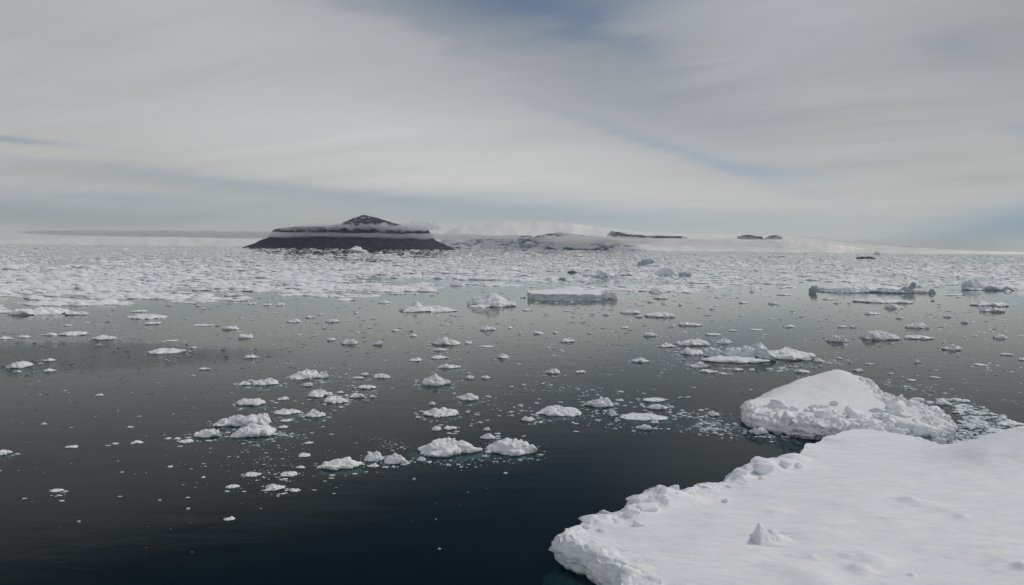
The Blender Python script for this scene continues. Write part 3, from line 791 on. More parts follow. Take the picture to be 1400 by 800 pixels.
def rub(px, py, zc, s):
    c = at(px, py, zc)
    for _ in range(3):
        j = np.argmin((TOPV[:, 0] - c.x) ** 2 + (TOPV[:, 1] - c.y) ** 2)
        c = at(px, py, float(TOPV[j, 2]) * 0.7 + c.z * 0.3)
    dj = math.hypot(TOPV[j, 0] - c.x, TOPV[j, 1] - c.y)
    c.z = (float(TOPV[j, 2]) if dj < 0.3 else max(0.1, float(TOPV[j, 2]) - dj * 2.5)) + s * rs.uniform(-0.25, 0.22)
    V, fs = block((s * rs.uniform(0.8, 1.3), s * rs.uniform(0.7, 1.1), s * rs.uniform(0.6, 1.0)), int(rs.randint(1e6)), 22, 14, 10, 10)
    parts.append((rot(V, rs.uniform(0, 6.28), rs.uniform(-.5, .5), rs.uniform(-.5, .5)) + (arr(c) - C3), fs))
for i in range(110):                         # along the front rim
    f = rs.uniform(); px = 1022 + f * 250; py = 561 + f * 22 + rs.uniform(-10, 7)
    rub(px, py, T2 - 0.15 + rs.uniform(-0.45, 0.25), 0.16 + 0.66 * rs.uniform() ** 3.5)
for i in range(110):                        # the heap at the right end
    px = rs.uniform(1205, 1300); py = rs.uniform(548 + (px - 1205) * 0.12, 596)
    rub(px, py, rs.uniform(0.35, 1.45) * (1.0 - 0.35 * (px - 1205) / 95), 0.18 + 0.72 * rs.uniform() ** 3.2)
for (px, py, zc, s) in [(1142, 553, 1.7, 0.50), (1126, 557, 1.55, 0.38), (1160, 560, 1.5, 0.42), (1233, 543, 1.6, 0.55), (1255, 545, 1.7, 0.62), (1270, 549, 1.45, 0.5), (1287, 546, 1.25, 0.55), (1287, 541, 1.7, 0.36),
                        (1060, 562, 1.45, 0.35), (1085, 566, 1.5, 0.4), (1195, 562, 1.55, 0.45), (1215, 560, 1.5, 0.5)]:
    rub(px, py, zc, s)
parts.sort(key=lambda q: -np.ptp(q[0], axis=0).prod())
for V, fs in parts[:95]: link('ice_block', mesh('ice_block', V, fs, RUBBLE), floe2)
V, fs = soup(parts[95:])
tag(link('rubble', mesh('rubble', V, fs, RUBBLE), floe2), kind='stuff')

# ------------------------------------------------------------------ single pieces of ice, read off the photograph
# left, right, waterline, height (photo pixels), style, material, label (None: told by its neighbours)
DARKEST = ice_material('dark_floe', (0.03, 0.04, 0.055), (0.08, 0.10, 0.12), 0.4, 0.8, 0.1, False, 0.5)
K_S, K_R, K_G, K_D = SNOW, RUBBLE, GLACIER, DARK_ICE
CH = [
 # far left and left middle
 (12, 92, 431, 14, 'jag', K_S, 'long jagged white ice chunk near the left edge below the pack ice'), (90, 122, 431, 7, 'flat', K_S, None),
 (118, 130, 409, 5, 'peak', K_S, None), (136, 151, 400, 5, 'peak', K_S, None), (101, 111, 416, 3, 'flat', K_S, None), (39, 52, 410, 3, 'flat', K_S, None),
 (178, 201, 427, 4, 'flat', K_S, None), (174, 229, 436, 8, 'hump', K_S, 'broad low white ice chunk with a pointed left end, right of the jagged one'), (197, 220, 444, 5, 'flat', K_S, None), (88, 100, 446, 3, 'flat', K_S, None),
 (61, 80, 459, 5, 'hump', K_S, None), (81, 119, 459, 7, 'jag', K_S, None), (128, 162, 465, 9, 'hump', K_R, 'white ice chunk with a dark undercut front, in line right of two low ones'),
 (0, 16, 464, 5, 'hump', K_S, None), (25, 41, 462, 4, 'flat', K_S, None), (265, 295, 446, 4, 'jag', K_R, None), (303, 327, 451, 7, 'hump', K_R, None), (325, 347, 463, 8, 'hump', K_R, None),
 (307, 332, 405, 5, 'jag', K_R, None), (264, 284, 411, 4, 'flat', K_S, None), (309, 340, 412, 4, 'flat', K_S, None), (226, 245, 467, 3, 'flat', K_R, None), (260, 270, 476, 3, 'hump', K_R, None),
 (199, 253, 484, 9, 'hump', K_S, 'wide gently humped white ice chunk alone on open grey water, left of centre'), (337, 352, 416, 4, 'hump', K_R, None),
 (11, 45, 503, 11, 'hump', K_S, 'white ice chunk rising to the right on wind-rippled water, far left'), (59, 75, 494, 5, 'peak', K_S, None), (60, 77, 508, 5, 'peak', K_S, None),
 (-14, 15, 623, 10, 'hump', K_S, 'white ice chunk cut off by the left edge of the picture'), (89, 106, 613, 5, 'flat', K_S, None), (56, 64, 581, 4, 'peak', K_S, None), (152, 164, 608, 4, 'hump', K_S, None),
 (178, 195, 607, 6, 'hump', K_S, None), (131, 141, 541, 3, 'hump', K_S, None), (270, 287, 506, 4, 'flat', K_S, None), (225, 234, 601, 4, 'peak', K_S, None), (238, 247, 601, 4, 'hump', K_S, None),
 (243, 268, 606, 7, 'hump', K_S, None), (174, 183, 585, 3, 'hump', K_S, None), (229, 236, 639, 3, 'hump', K_S, None), (335, 350, 651, 7, 'hump', K_S, None),
 (264, 300, 598, 15, 'hump', K_S, 'small humped chunk touching the left end of the heaped white cluster'), (291, 332, 583, 15, 'hump', K_R, 'smooth rounded ice shoulder, upper left of the heaped white cluster'),
 (316, 377, 598, 22, 'hump', K_S, 'heaped white ice cluster with green keel, left of centre'), (312, 376, 584, 24, 'jag', K_S, 'lumpy back half of the heaped white cluster'),
 (321, 366, 555, 13, 'hump', K_S, 'two-humped white ice chunk just behind the heaped cluster'), (324, 343, 527, 8, 'peak', K_S, None), (345, 381, 527, 12, 'peak', K_S, 'low white ice chunk with a small spike at its left end'),
 (333, 352, 490, 6, 'hump', K_S, None),
 # behind, centre left
 (391, 413, 395, 5, 'peak', K_R, None), (470, 480, 392, 3, 'hump', K_R, None), (552, 577, 392, 5, 'hump', K_S, None), (476, 491, 383, 3, 'flat', K_S, None),
 (544, 631, 427, 10, 'jag', K_S, 'long low lumpy ice chunk left of the bluish dome iceberg'), (558, 582, 424, 14, 'hump', K_R, 'grey hump rising behind the left half of the long lumpy ice chunk'),
 (516, 536, 415, 5, 'peak', K_S, None), (392, 414, 441, 6, 'hump', K_R, None), (444, 465, 441, 6, 'hump', K_S, None), (417, 431, 435, 4, 'flat', K_R, None), (359, 372, 418, 5, 'hump', K_S, None),
 (377, 390, 418, 5, 'hump', K_S, None), (531, 556, 403, 3, 'flat', K_S, None), (653, 677, 452, 8, 'hump', K_S, None), (590, 629, 472, 13, 'hump', K_S, 'rounded lumpy white ice chunk, below the gap between long chunk and dome iceberg'),
 (634, 647, 470, 5, 'hump', K_S, None), (591, 611, 480, 5, 'flat', K_S, None), (465, 490, 471, 9, 'jag', K_R, None), (509, 524, 472, 7, 'hump', K_S, None), (445, 460, 466, 5, 'hump', K_R, None),
 (656, 676, 475, 3, 'flat', K_R, None), (560, 571, 460, 4, 'hump', K_R, None), (534, 546, 453, 4, 'hump', K_R, None), (615, 636, 391, 6, 'jag', K_R, None), (512, 535, 376, 6, 'flat', K_S, None), (630, 682, 383, 4, 'flat', K_S, None),
 # centre left cluster
 (396, 440, 518, 15, 'hump', K_S, 'high smooth white ice chunk tailing off to the right, centre left'), (428, 453, 517, 11, 'hump', K_S, None), (415, 428, 528, 6, 'hump', K_S, None),
 (420, 454, 543, 15, 'peak', K_S, 'pointed white ice chunk above a yellowish one'), (442, 476, 551, 12, 'hump', K_S, 'white ice chunk with a faint yellow stain, in front of a pointed one'), (476, 498, 544, 8, 'hump', K_R, None), (459, 470, 538, 4, 'flat', K_S, None),
 (487, 515, 532, 7, 'flat', K_R, None), (504, 515, 544, 5, 'hump', K_R, None), (509, 534, 517, 8, 'hump', K_R, None), (491, 505, 514, 6, 'hump', K_S, None), (482, 499, 518, 4, 'flat', K_R, None),
 (572, 618, 528, 21, 'peak', K_S, 'steep pyramid-shaped white ice chunk with a green keel, picture centre left'), (635, 650, 518, 6, 'hump', K_S, None), (657, 672, 518, 6, 'hump', K_S, None), (598, 631, 504, 8, 'peak', K_S, None), (585, 613, 491, 6, 'flat', K_S, None),
 (559, 576, 494, 6, 'hump', K_S, None), (677, 696, 490, 8, 'peak', K_R, None), (627, 659, 548, 12, 'hump', K_R, 'low oblong ice chunk with a dark underside, right of the pyramid'),
 (374, 411, 567, 10, 'hump', K_S, None), (415, 448, 571, 14, 'peak', K_S, 'ice chunk sloping up to the right, right of the heaped cluster'), (379, 396, 547, 6, 'peak', K_S, None), (382, 400, 577, 5, 'jag', K_S, None), (379, 394, 586, 5, 'hump', K_S, None), (372, 381, 595, 4, 'hump', K_S, None),
 (578, 630, 569, 14, 'jag', K_S, 'flat raft of crumbled white ice in front of the oblong chunk'), (586, 597, 554, 6, 'peak', K_S, None), (592, 602, 571, 4, 'flat', K_S, None), (589, 604, 589, 8, 'peak', K_S, None), (606, 626, 588, 7, 'hump', K_S, None), (567, 576, 572, 4, 'hump', K_S, None),
 (660, 671, 589, 6, 'hump', K_S, None), (656, 677, 601, 10, 'peak', K_S, None),
 # front row
 (565, 661, 625, 30, 'peak', K_S, 'largest white ice chunk of the front row, with a ridged peak left of its middle'), (664, 734, 623, 28, 'peak', K_S, 'white peaked ice chunk at the right end of the front row'),
 (495, 525, 631, 17, 'hump', K_S, 'squarish lumpy ice chunk, second from left in the front row'), (521, 556, 635, 19, 'peak', K_S, 'tilted wedge-shaped ice chunk with shaded front, mid front row'), (433, 495, 643, 20, 'hump', K_S, 'long lumpy ice chunk at the left end of the front row'),
 (502, 518, 639, 6, 'hump', K_S, None), (570, 584, 631, 8, 'hump', K_S, None), (662, 672, 620, 7, 'hump', K_S, None), (408, 425, 624, 6, 'jag', K_S, None), (416, 429, 607, 4, 'flat', K_S, None), (382, 408, 652, 10, 'hump', K_S, None), (404, 418, 641, 5, 'flat', K_S, None),
 (333, 358, 652, 8, 'peak', K_S, None), (308, 328, 668, 7, 'peak', K_S, None), (360, 390, 671, 11, 'peak', K_S, 'white ice chunk with a knob at its left end, lowest in its scatter'), (395, 412, 673, 6, 'hump', K_S, None), (305, 321, 712, 6, 'hump', K_S, 'lone small ice chunk on dark water, lowest left of centre'),
 (68, 88, 673, 6, 'hump', K_S, 'lone small oval ice chunk on dark water, lower left'), (81, 88, 686, 3, 'hump', K_S, None), (254, 260, 697, 4, 'peak', K_S, None), (216, 221, 685, 3, 'hump', K_S, None), (564, 568, 656, 3, 'hump', K_S, None), (688, 694, 648, 3, 'hump', K_S, None),
 (408, 425, 625, 4, 'flat', K_S, None), (599, 603, 751, 2, 'hump', K_S, None), (106, 110, 714, 3, 'hump', K_S, None), (275, 281, 654, 4, 'hump', K_S, None),
 # centre right belt
 (734, 803, 569, 19, 'hump', K_S, 'thick loaf-shaped white ice chunk left in the brash belt'), (800, 840, 557, 16, 'jag', K_R, 'lumpy greyish ice chunk behind the right end of the loaf-shaped one'), (841, 853, 549, 5, 'hump', K_S, None), (877, 912, 550, 7, 'flat', K_S, None), (884, 914, 560, 9, 'hump', K_S, None),
 (830, 845, 569, 11, 'peak', K_R, None), (845, 915, 575, 10, 'jag', K_S, 'long crumbled V-shaped ice raft right of the loaf-shaped chunk'), (869, 893, 588, 9, 'hump', K_S, 'smooth oval ice chunk in front of the V-shaped raft'), (890, 902, 579, 5, 'hump', K_S, None), (966, 984, 569, 9, 'peak', K_S, 'small sharp-pointed ice chunk left of the mounded floe'),
 (954, 962, 562, 3, 'hump', K_S, None), (744, 766, 511, 9, 'peak', K_S, 'small pyramid-shaped ice chunk with a green reflection, picture centre'), (786, 801, 510, 4, 'flat', K_S, None), (862, 888, 496, 8, 'flat', K_R, 'flat-topped oblong ice chunk alone on calm water, right of centre'),
 (711, 733, 576, 8, 'jag', K_S, None), (844, 854, 537, 3, 'flat', K_S, None), (1022, 1049, 594, 13, 'hump', K_S, 'rounded ice chunk close under the left tip of the mounded floe'),
 (899, 921, 475, 8, 'peak', K_S, None), (921, 970, 473, 12, 'hump', K_S, 'white ice chunk behind left of the green-blue block floe'), (929, 964, 485, 12, 'hump', K_R, 'white ice chunk with a dark undercut, left of the green-blue block floe'), (977, 1001, 470, 10, 'peak', K_S, 'tilted ice chunk behind the green-blue block floe'),
 (944, 969, 503, 9, 'hump', K_S, 'humped ice chunk in front of the left end of the green-blue block floe'), (957, 982, 510, 6, 'flat', K_S, None), (1001, 1017, 507, 5, 'flat', K_S, None), (1022, 1032, 507, 4, 'hump', K_S, None), (982, 995, 512, 4, 'hump', K_S, None),
 (1085, 1108, 510, 6, 'flat', K_R, None), (1164, 1180, 508, 6, 'hump', K_R, None), (1111, 1125, 495, 7, 'hump', K_S, None), (1214, 1222, 512, 4, 'peak', K_S, None), (1249, 1259, 496, 5, 'hump', K_S, None), (1182, 1195, 499, 3, 'flat', K_R, None),
 # right, far
 (848, 876, 429, 6, 'flat', K_R, None), (868, 879, 434, 4, 'hump', K_R, None), (881, 926, 434, 8, 'flat', K_R, 'long flat ice chunk in front of the right end of the tabular iceberg'), (894, 915, 409, 5, 'flat', K_R, None), (926, 959, 446, 6, 'flat', K_R, None), (849, 860, 449, 4, 'hump', K_R, None),
 (878, 898, 460, 7, 'hump', K_R, None), (765, 786, 468, 7, 'hump', K_R, None), (729, 743, 457, 5, 'hump', K_R, None), (755, 763, 456, 4, 'hump', K_R, None), (1010, 1023, 415, 3, 'flat', K_R, None), (996, 1008, 453, 3, 'flat', K_S, None), (1022, 1044, 452, 3, 'flat', K_S, None), (964, 988, 459, 4, 'flat', K_S, None),
 (824, 833, 431, 4, 'flat', K_R, None), (714, 730, 425, 3, 'flat', K_R, None), (770, 782, 426, 2, 'flat', K_R, None), (925, 941, 395, 3, 'flat', K_R, None), (901, 914, 394, 3, 'flat', K_R, None), (843, 875, 393, 4, 'flat', K_S, None), (825, 840, 394, 7, 'hump', K_S, None),
 (1166, 1245, 415, 8, 'flat', K_S, 'flat white ice sheet in front of the long low iceberg, right'), (1210, 1236, 422, 7, 'hump', K_R, None), (1328, 1375, 419, 8, 'flat', K_R, 'flat pale ice sheet below the snow-humped iceberg at the right edge'), (1341, 1375, 427, 9, 'jag', K_R, 'knobbly grey ice chunk, right edge, in front of the flat pale ice sheet'),
 (1239, 1272, 449, 9, 'peak', K_S, None), (1359, 1378, 463, 7, 'hump', K_R, None), (1130, 1160, 468, 12, 'jag', K_R, 'dark-based ice chunk, leftmost of three in a row behind the mounded floe'), (1175, 1228, 465, 16, 'hump', K_S, 'snowy ice mound, middle and largest of three in a row behind the mounded floe'),
 (1235, 1275, 464, 7, 'flat', K_R, 'flat ice chunk, rightmost of three in a row behind the mounded floe'), (1289, 1314, 479, 11, 'peak', K_R, None), (1144, 1158, 448, 4, 'flat', K_S, None), (1161, 1171, 448, 4, 'hump', K_S, None), (1071, 1088, 448, 5, 'hump', K_R, None), (1181, 1203, 430, 5, 'jag', K_R, None),
 (1224, 1236, 436, 4, 'flat', K_R, None), (1289, 1300, 434, 4, 'flat', K_R, None), (1314, 1324, 442, 6, 'hump', K_R, None), (1125, 1141, 410, 3, 'flat', K_R, None), (1062, 1082, 404, 3, 'flat', K_S, None), (1050, 1062, 416, 4, 'flat', K_R, None), (1392, 1407, 493, 5, 'flat', K_R, None), (1195, 1203, 348, 5, 'peak', K_R, None),
 (1330, 1350, 500, 3, 'flat', K_R, None), (1368, 1385, 486, 4, 'flat', K_R, None), (1270, 1285, 517, 3, 'flat', K_S, None), (1240, 1252, 521, 3, 'flat', K_S, None),
 # dark ones in the pack
 (776, 790, 373, 4, 'flat', K_D, 'small dark grey ice block at the pack edge, left of the shaded berg'), (763, 775, 384, 5, 'hump', K_D, 'low dark ice lump in front of the shaded berg at the pack edge'), (853, 866, 378, 4, 'hump', K_D, 'small dark wedge of ice between two bergs at the pack edge'),
 (1171, 1197, 354, 4, 'flat', DARKEST, 'dark blue-black flat floe far off in the pack ice, right'), (37, 44, 384, 4, 'hump', K_D, 'tiny dark lump among pack ice at the far left'), (741, 762, 384, 6, 'jag', K_R, None),
]

def place(x0, x1, yb, hpx, dr=0.78):
    px = (x0 + x1) / 2
    c0 = at(px, yb, 0)
    d = c0.y
    s_ = F / d
    Wd = (x1 - x0) / s_
    sphi = CAM_H / math.hypot(d, CAM_H)
    Dp = max(Wd * dr, 0.0)
    if Dp * s_ * sphi > hpx * 1.0: Dp = hpx * 1.0 / (s_ * sphi)
    Dp = max(Dp, Wd * 0.35)
    H = 0.86 * (hpx - 0.60 * Dp * s_ * sphi) / s_
    H = max(H, 0.30 * hpx / s_, 0.07 * Wd)
    u = Vector((c0.x, c0.y, 0)).normalized()
    c = c0 + u * (Dp * 0.46)
    return c, Wd, Dp, H, math.atan2(-u.x, u.y)

pieces = []                       # every single piece: (object, px, py, width px, height px, label)
CHUNK_GROUP = 'ice chunks adrift on the bay'
for i, (x0, x1, yb, hp, st, mt, lab) in enumerate(CH):
    c, Wd, Dp, H, rz = place(x0, x1, yb, hp)
    wpx = x1 - x0
    na, nr = (110, 34) if wpx > 45 else (72, 22) if wpx > 24 else (36, 11)
    V, fs = chunk(Wd, Dp, H, 1000 + i * 7, st, na, nr)
    big = wpx > 30 and yb > 490
    if big or lab and wpx > 30:
        root = link('ice_chunk', None, None, tuple(c)); root.rotation_euler.z = rz
        link('ice_body', mesh('ice_body', V, fs, mt), root)
        if big:
            q = np.linspace(0, 2 * np.pi, 40, endpoint=False)
            rr_ = 1 + 0.22 * fbm(np.cos(q) * 1.4, np.sin(q) * 1.4, i, i, 3)
            ring = lambda f, zz: np.stack([np.cos(q) * rr_ * f * Wd / 2, np.sin(q) * rr_ * f * Dp / 2, np.full(40, zz)], -1)
            P = np.stack([ring(0.85, -0.10), ring(1.06, -0.22), ring(1.09, -0.36), ring(0.72, -0.62), ring(0.15, -0.8)], 0)
            link('submerged_foot', mesh('submerged_foot', P.reshape(-1, 3), ring_faces(5, 40), FOOT), root)
    else:
        root = link('ice_chunk', mesh('ice_chunk', V, fs, mt), None, tuple(c)); root.rotation_euler.z = rz
    tag(root, None, 'ice chunk', CHUNK_GROUP)
    pieces.append([root, (x0 + x1) / 2, yb - hp / 2, wpx, hp, lab, st])

# ------------------------------------------------------------------ bergs of several shapes
def berg(name, label, cat, comps, px, py):
    """comps: (x0, x1, yb, h, style, mat, part name)"""
    c = at(px, py, 0)
    root = link(name, None, None, tuple(c))
    tag(root, label, cat)
    for i, (x0, x1, yb, hp, st, mt, pn) in enumerate(comps):
        cc, Wd, Dp, H, rz = place(x0, x1, yb, hp)
        wpx = x1 - x0
        if st == 'block':
            V, fs = block((Wd * 0.56, max(Dp, Wd * 0.5) * 0.5, H * 0.85), 5000 + int(px) + i * 17, 56, 36, 12, 9, 0.20); V = V + arr((0, 0, H * 0.22))
        else: V, fs = chunk(Wd, Dp, H, 5000 + int(px) * 13 + i, st, 100 if wpx > 30 else 44, 30 if wpx > 30 else 14, 0.7)
        V = rot(V, rz) + (arr(cc) - arr(c))
        link(pn, mesh(pn, V, fs, mt), root)
    return root

BG = [
 ('iceberg', 'bluish dome iceberg with a snowy right flank, left of the tabular iceberg', [(638, 700, 419, 21, 'peak', FACE, 'ice_cliff'), (648, 716, 420.3, 17, 'hump', SNOW, 'snow_cap'), (640, 672, 420.8, 6, 'jag', SNOW, 'snow_foot')], 677, 420),
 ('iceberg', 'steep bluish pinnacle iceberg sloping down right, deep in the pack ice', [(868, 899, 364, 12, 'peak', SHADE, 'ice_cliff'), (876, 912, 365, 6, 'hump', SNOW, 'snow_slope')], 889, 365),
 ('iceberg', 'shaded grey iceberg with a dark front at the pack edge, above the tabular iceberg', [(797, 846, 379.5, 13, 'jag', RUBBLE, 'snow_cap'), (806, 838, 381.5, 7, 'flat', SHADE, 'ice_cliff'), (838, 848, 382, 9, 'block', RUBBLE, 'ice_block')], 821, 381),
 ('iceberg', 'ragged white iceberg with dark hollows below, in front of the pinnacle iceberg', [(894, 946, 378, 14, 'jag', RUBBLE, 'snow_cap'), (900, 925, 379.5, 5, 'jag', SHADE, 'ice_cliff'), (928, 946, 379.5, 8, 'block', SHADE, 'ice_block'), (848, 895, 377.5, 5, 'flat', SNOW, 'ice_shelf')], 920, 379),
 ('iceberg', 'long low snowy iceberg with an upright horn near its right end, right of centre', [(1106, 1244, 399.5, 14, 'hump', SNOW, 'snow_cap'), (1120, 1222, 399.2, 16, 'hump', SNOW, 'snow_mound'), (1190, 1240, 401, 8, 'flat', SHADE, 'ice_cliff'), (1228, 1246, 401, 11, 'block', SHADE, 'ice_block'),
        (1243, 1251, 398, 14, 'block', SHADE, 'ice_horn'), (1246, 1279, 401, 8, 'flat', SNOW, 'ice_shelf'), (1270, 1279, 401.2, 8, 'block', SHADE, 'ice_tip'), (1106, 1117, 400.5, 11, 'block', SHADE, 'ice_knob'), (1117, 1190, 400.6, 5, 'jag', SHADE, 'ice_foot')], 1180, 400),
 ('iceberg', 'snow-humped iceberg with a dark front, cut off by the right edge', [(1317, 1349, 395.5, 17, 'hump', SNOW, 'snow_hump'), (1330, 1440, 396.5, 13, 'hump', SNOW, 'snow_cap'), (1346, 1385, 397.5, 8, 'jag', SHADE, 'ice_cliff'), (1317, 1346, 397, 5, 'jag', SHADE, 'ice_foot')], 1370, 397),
 ('ice_floe', 'broad snowy floe carrying a row of green-blue ice blocks along its front', [(1030, 1113, 492, 20, 'flat', SNOW, 'snow_cover'), (955, 1052, 496.5, 6, 'flat', SNOW, 'ice_shelf'), (963, 990, 490, 17, 'block', GLACIER, 'ice_block'), (986, 1014, 491, 18, 'block', GLACIER, 'ice_block'),
        (1008, 1034, 492, 22, 'block', GLACIER, 'ice_block'), (1030, 1060, 493.5, 22, 'block', GLACIER, 'ice_block'), (1060, 1085, 490.5, 12, 'block', GLACIER, 'ice_block'), (1026, 1048, 478, 12, 'peak', SNOW, 'snow_ridge'), (1095, 1110, 493, 8, 'peak', SNOW, 'snow_ridge')], 1035, 494),
 ('iceberg', 'small bluish flat-topped iceberg at the foot of the island', [(475, 501, 345, 8, 'flat', GLACIER, 'ice_body'), (480, 496, 344, 9, 'flat', SNOW, 'snow_cap')], 488, 345),
]
for nm, lab, comps, px, py in BG:
    berg(nm, lab, 'ice floe' if nm == 'ice_floe' else 'iceberg', comps, px, py)

# tabular iceberg: a straight slab with cliff face and rubble end
c = at(780, 409.5, 0); tb = link('tabular_iceberg', None, None, tuple(c))
tag(tb, 'flat-topped tabular iceberg with a grey cliff front, centre of the bay', 'iceberg')
s_ = F / c.y
topz = 7.8 / s_
front_px = [(722, 408.8), (735, 409.6), (760, 410.2), (790, 410.5), (815, 410.2), (828, 409.3)]
fr_ = [arr(at(a, b, 0)) for a, b in front_px]
fp = arr(fr_); xi = np.linspace(fp[0, 0], fp[-1, 0], 160); yi = np.interp(xi, fp[:, 0], fp[:, 1])
yi = yi + 0.6 * fbm(xi * 0.16, 0, 0, 44, 3) + 0.10 * np.abs(vn(xi * 0.7, 0, 0, 45))
dep = (c.y * 0.0 + 26.0) * np.clip(np.sin(np.linspace(0.12, np.pi - 0.1, 160)), 0, 1) ** 0.5
rows = []
for zf, off in ((-1.5, 0.1), (0.0, 0.0), (0.06, 0.25), (0.2, 0.1), (0.4, 0.05), (0.6, 0.1), (0.8, 0.02), (0.95, 0.0), (1.0, 0.15)):
    zz = (topz * zf if zf > 0 else zf)
    rows.append(np.stack([xi, yi + off + 0.16 * fbm(xi * 0.5, zf * 3, 0, 46, 3), np.full(160, zz) + (0.10 * fbm(xi * 0.4, 0, 1, 47, 3) if zf > 0.5 else 0)], -1))
cliff_rows = len(rows)
V = np.stack(rows, 0); base = arr(c)
link('ice_cliff', mesh('ice_cliff', V.reshape(-1, 3) - base, grid_faces(cliff_rows, 160), FACE), tb)
rows = [V[-1] + [0, 0.0, 0.004]]
for u in np.linspace(0.02, 1, 18):
    rows.append(np.stack([xi, yi + dep * u, topz + 0.35 * np.sin(np.pi * min(u * 0.8, 1)) + 0.08 * fbm(xi * 0.2, u * 5, 0, 48, 3)], -1))
for zf in (0.5, 0.0, -1.5):
    rows.append(np.stack([xi, yi + dep + 0.2, np.full(160, topz * zf if zf >= 0 else zf)], -1))
Vt = np.stack(rows, 0)
link('snow_top', mesh('snow_top', Vt.reshape(-1, 3) - base, grid_faces(len(rows), 160), SNOW), tb)
for i, (x0, x1, yb, hp, st, mt) in enumerate([(721, 728, 409, 12, 'peak', FACE), (820, 832, 409.6, 12, 'hump', FACE), (827, 845, 409.2, 14, 'jag', RUBBLE), (836, 845, 409.6, 11, 'hump', SNOW), (820, 840, 407.5, 13, 'hump', SNOW)]):
    cc, Wd, Dp, H, rz = place(x0, x1, yb, hp)
    V, fs = chunk(Wd, Dp, H, 6100 + i, st, 44, 16)
    link('ice_block', mesh('ice_block', rot(V, rz) + arr(cc) - base, fs, mt), tb)

# ------------------------------------------------------------------ scattered small ice
rs = np.random.RandomState(21)
TPL = []
for i in range(14):
    st = ['hump', 'flat', 'peak', 'jag'][i % 4]
    TPL.append(chunk(1, 0.7, [0.26, 0.14, 0.30, 0.24][i % 4], 7000 + i, st, 14, 5))
TPL_HI = [chunk(1, 0.72, [0.28, 0.14, 0.32, 0.26][i % 4], 7100 + i, ['hump', 'flat', 'peak', 'jag'][i % 4], 26, 9) for i in range(10)]
for i in range(5):                       # tilted plates and shards
    V, fs = block((0.5, 0.36, 0.10 + 0.03 * i), 7300 + i, 20, 12, 12, 16, 0.05)
    TPL_HI.append((rot(V, 0.6 * i, 0.22, 0.18 * (i - 2)) + arr((0, 0, 0.04)), [f for f in fs]))
TPL_LO = [chunk(1, 0.7, [0.24, 0.12, 0.34, 0.30][i % 4], 7200 + i, ['hump', 'flat', 'peak', 'jag'][i % 4], 9, 3) for i in range(12)]

def build_soup(name, L, tpl, mats, names=None):
    """L rows: x, y, width m, height factor, rz. One mesh."""
    L = arr(L)
    pick = rs.randint(0, len(tpl), len(L))
    Vs, fq, ft, off = [], [], [], 0
    for k_ in range(len(tpl)):
        sel = L[pick == k_]
        if not len(sel): continue
        V, fs = tpl[k_]
        cz, sz_ = np.cos(sel[:, 4])[:, None], np.sin(sel[:, 4])[:, None]
        xx = V[None, :, 0] * sel[:, 2][:, None]; yy = V[None, :, 1] * sel[:, 2][:, None] * sel[:, 5][:, None]
        P = np.stack([xx * cz - yy * sz_ + sel[:, 0][:, None], xx * sz_ + yy * cz + sel[:, 1][:, None], V[None, :, 2] * (sel[:, 2] * sel[:, 3])[:, None]], -1)
        n, nv = P.shape[:2]
        Vs.append(P.reshape(-1, 3))
        o_ = (np.arange(n) * nv + off)[:, None, None]
        for f in fs: (fq if f.shape[1] == 4 else ft).append((f[None] + o_).reshape(-1, f.shape[1]))
        off += n * nv
    me = mesh(name, np.vstack(Vs), [np.vstack(fq), np.vstack(ft)], mats)
    return link(name, me)

def row(px, py, wpx, hf=1.0, dp=1.0):
    c = at(px, py, 0)
    return (c.x, c.y, wpx * c.y / F, hf, rs.uniform(-0.6, 0.6) + (3.14159 if rs.uniform() < 0.5 else 0), dp)

# places already taken by the big things, in bearing/row units
taken = [(p_[1], p_[2] + p_[4] / 2, p_[3] * 0.5) for p_ in pieces]
fpoly = fl_px; spoly = f2_px + [(1300, 600), (1020, 590)]
def inside(poly, x, y):
    r = False; j = len(poly) - 1
    for i in range(len(poly)):
        xi_, yi_ = poly[i]; xj, yj = poly[j]
        if (yi_ > y) != (yj > y) and x < (xj - xi_) * (y - yi_) / (yj - yi_) + xi_: r = not r
        j = i
    return r
fpoly2 = [(x_, y_ - 2 + 18 * (y_ > 700)) for x_, y_ in fl_px]
sp2 = [(1012, 552), (1015, 582), (1060, 592), (1110, 598), (1250, 612), (1312, 590), (1306, 560), (1280, 545), (1215, 528), (1150, 515), (1090, 518), (1020, 545)]
gp2 = [(955, 480), (955, 500), (1050, 503), (1118, 496), (1118, 470), (1040, 465)]
tp2 = [(716, 396), (716, 413), (850, 413), (850, 392)]
def free(px, py, wpx, tall=True):
    if inside(fpoly2, px, py + 1) or inside(sp2, px, py): return False
    if inside(gp2, px, py) or inside(tp2, px, py): return False
    for (a, b, r) in taken:
        if abs(px - a) < r + wpx * 0.35 and -0.42 * r - 3 < py - b < 3: return False
    return True

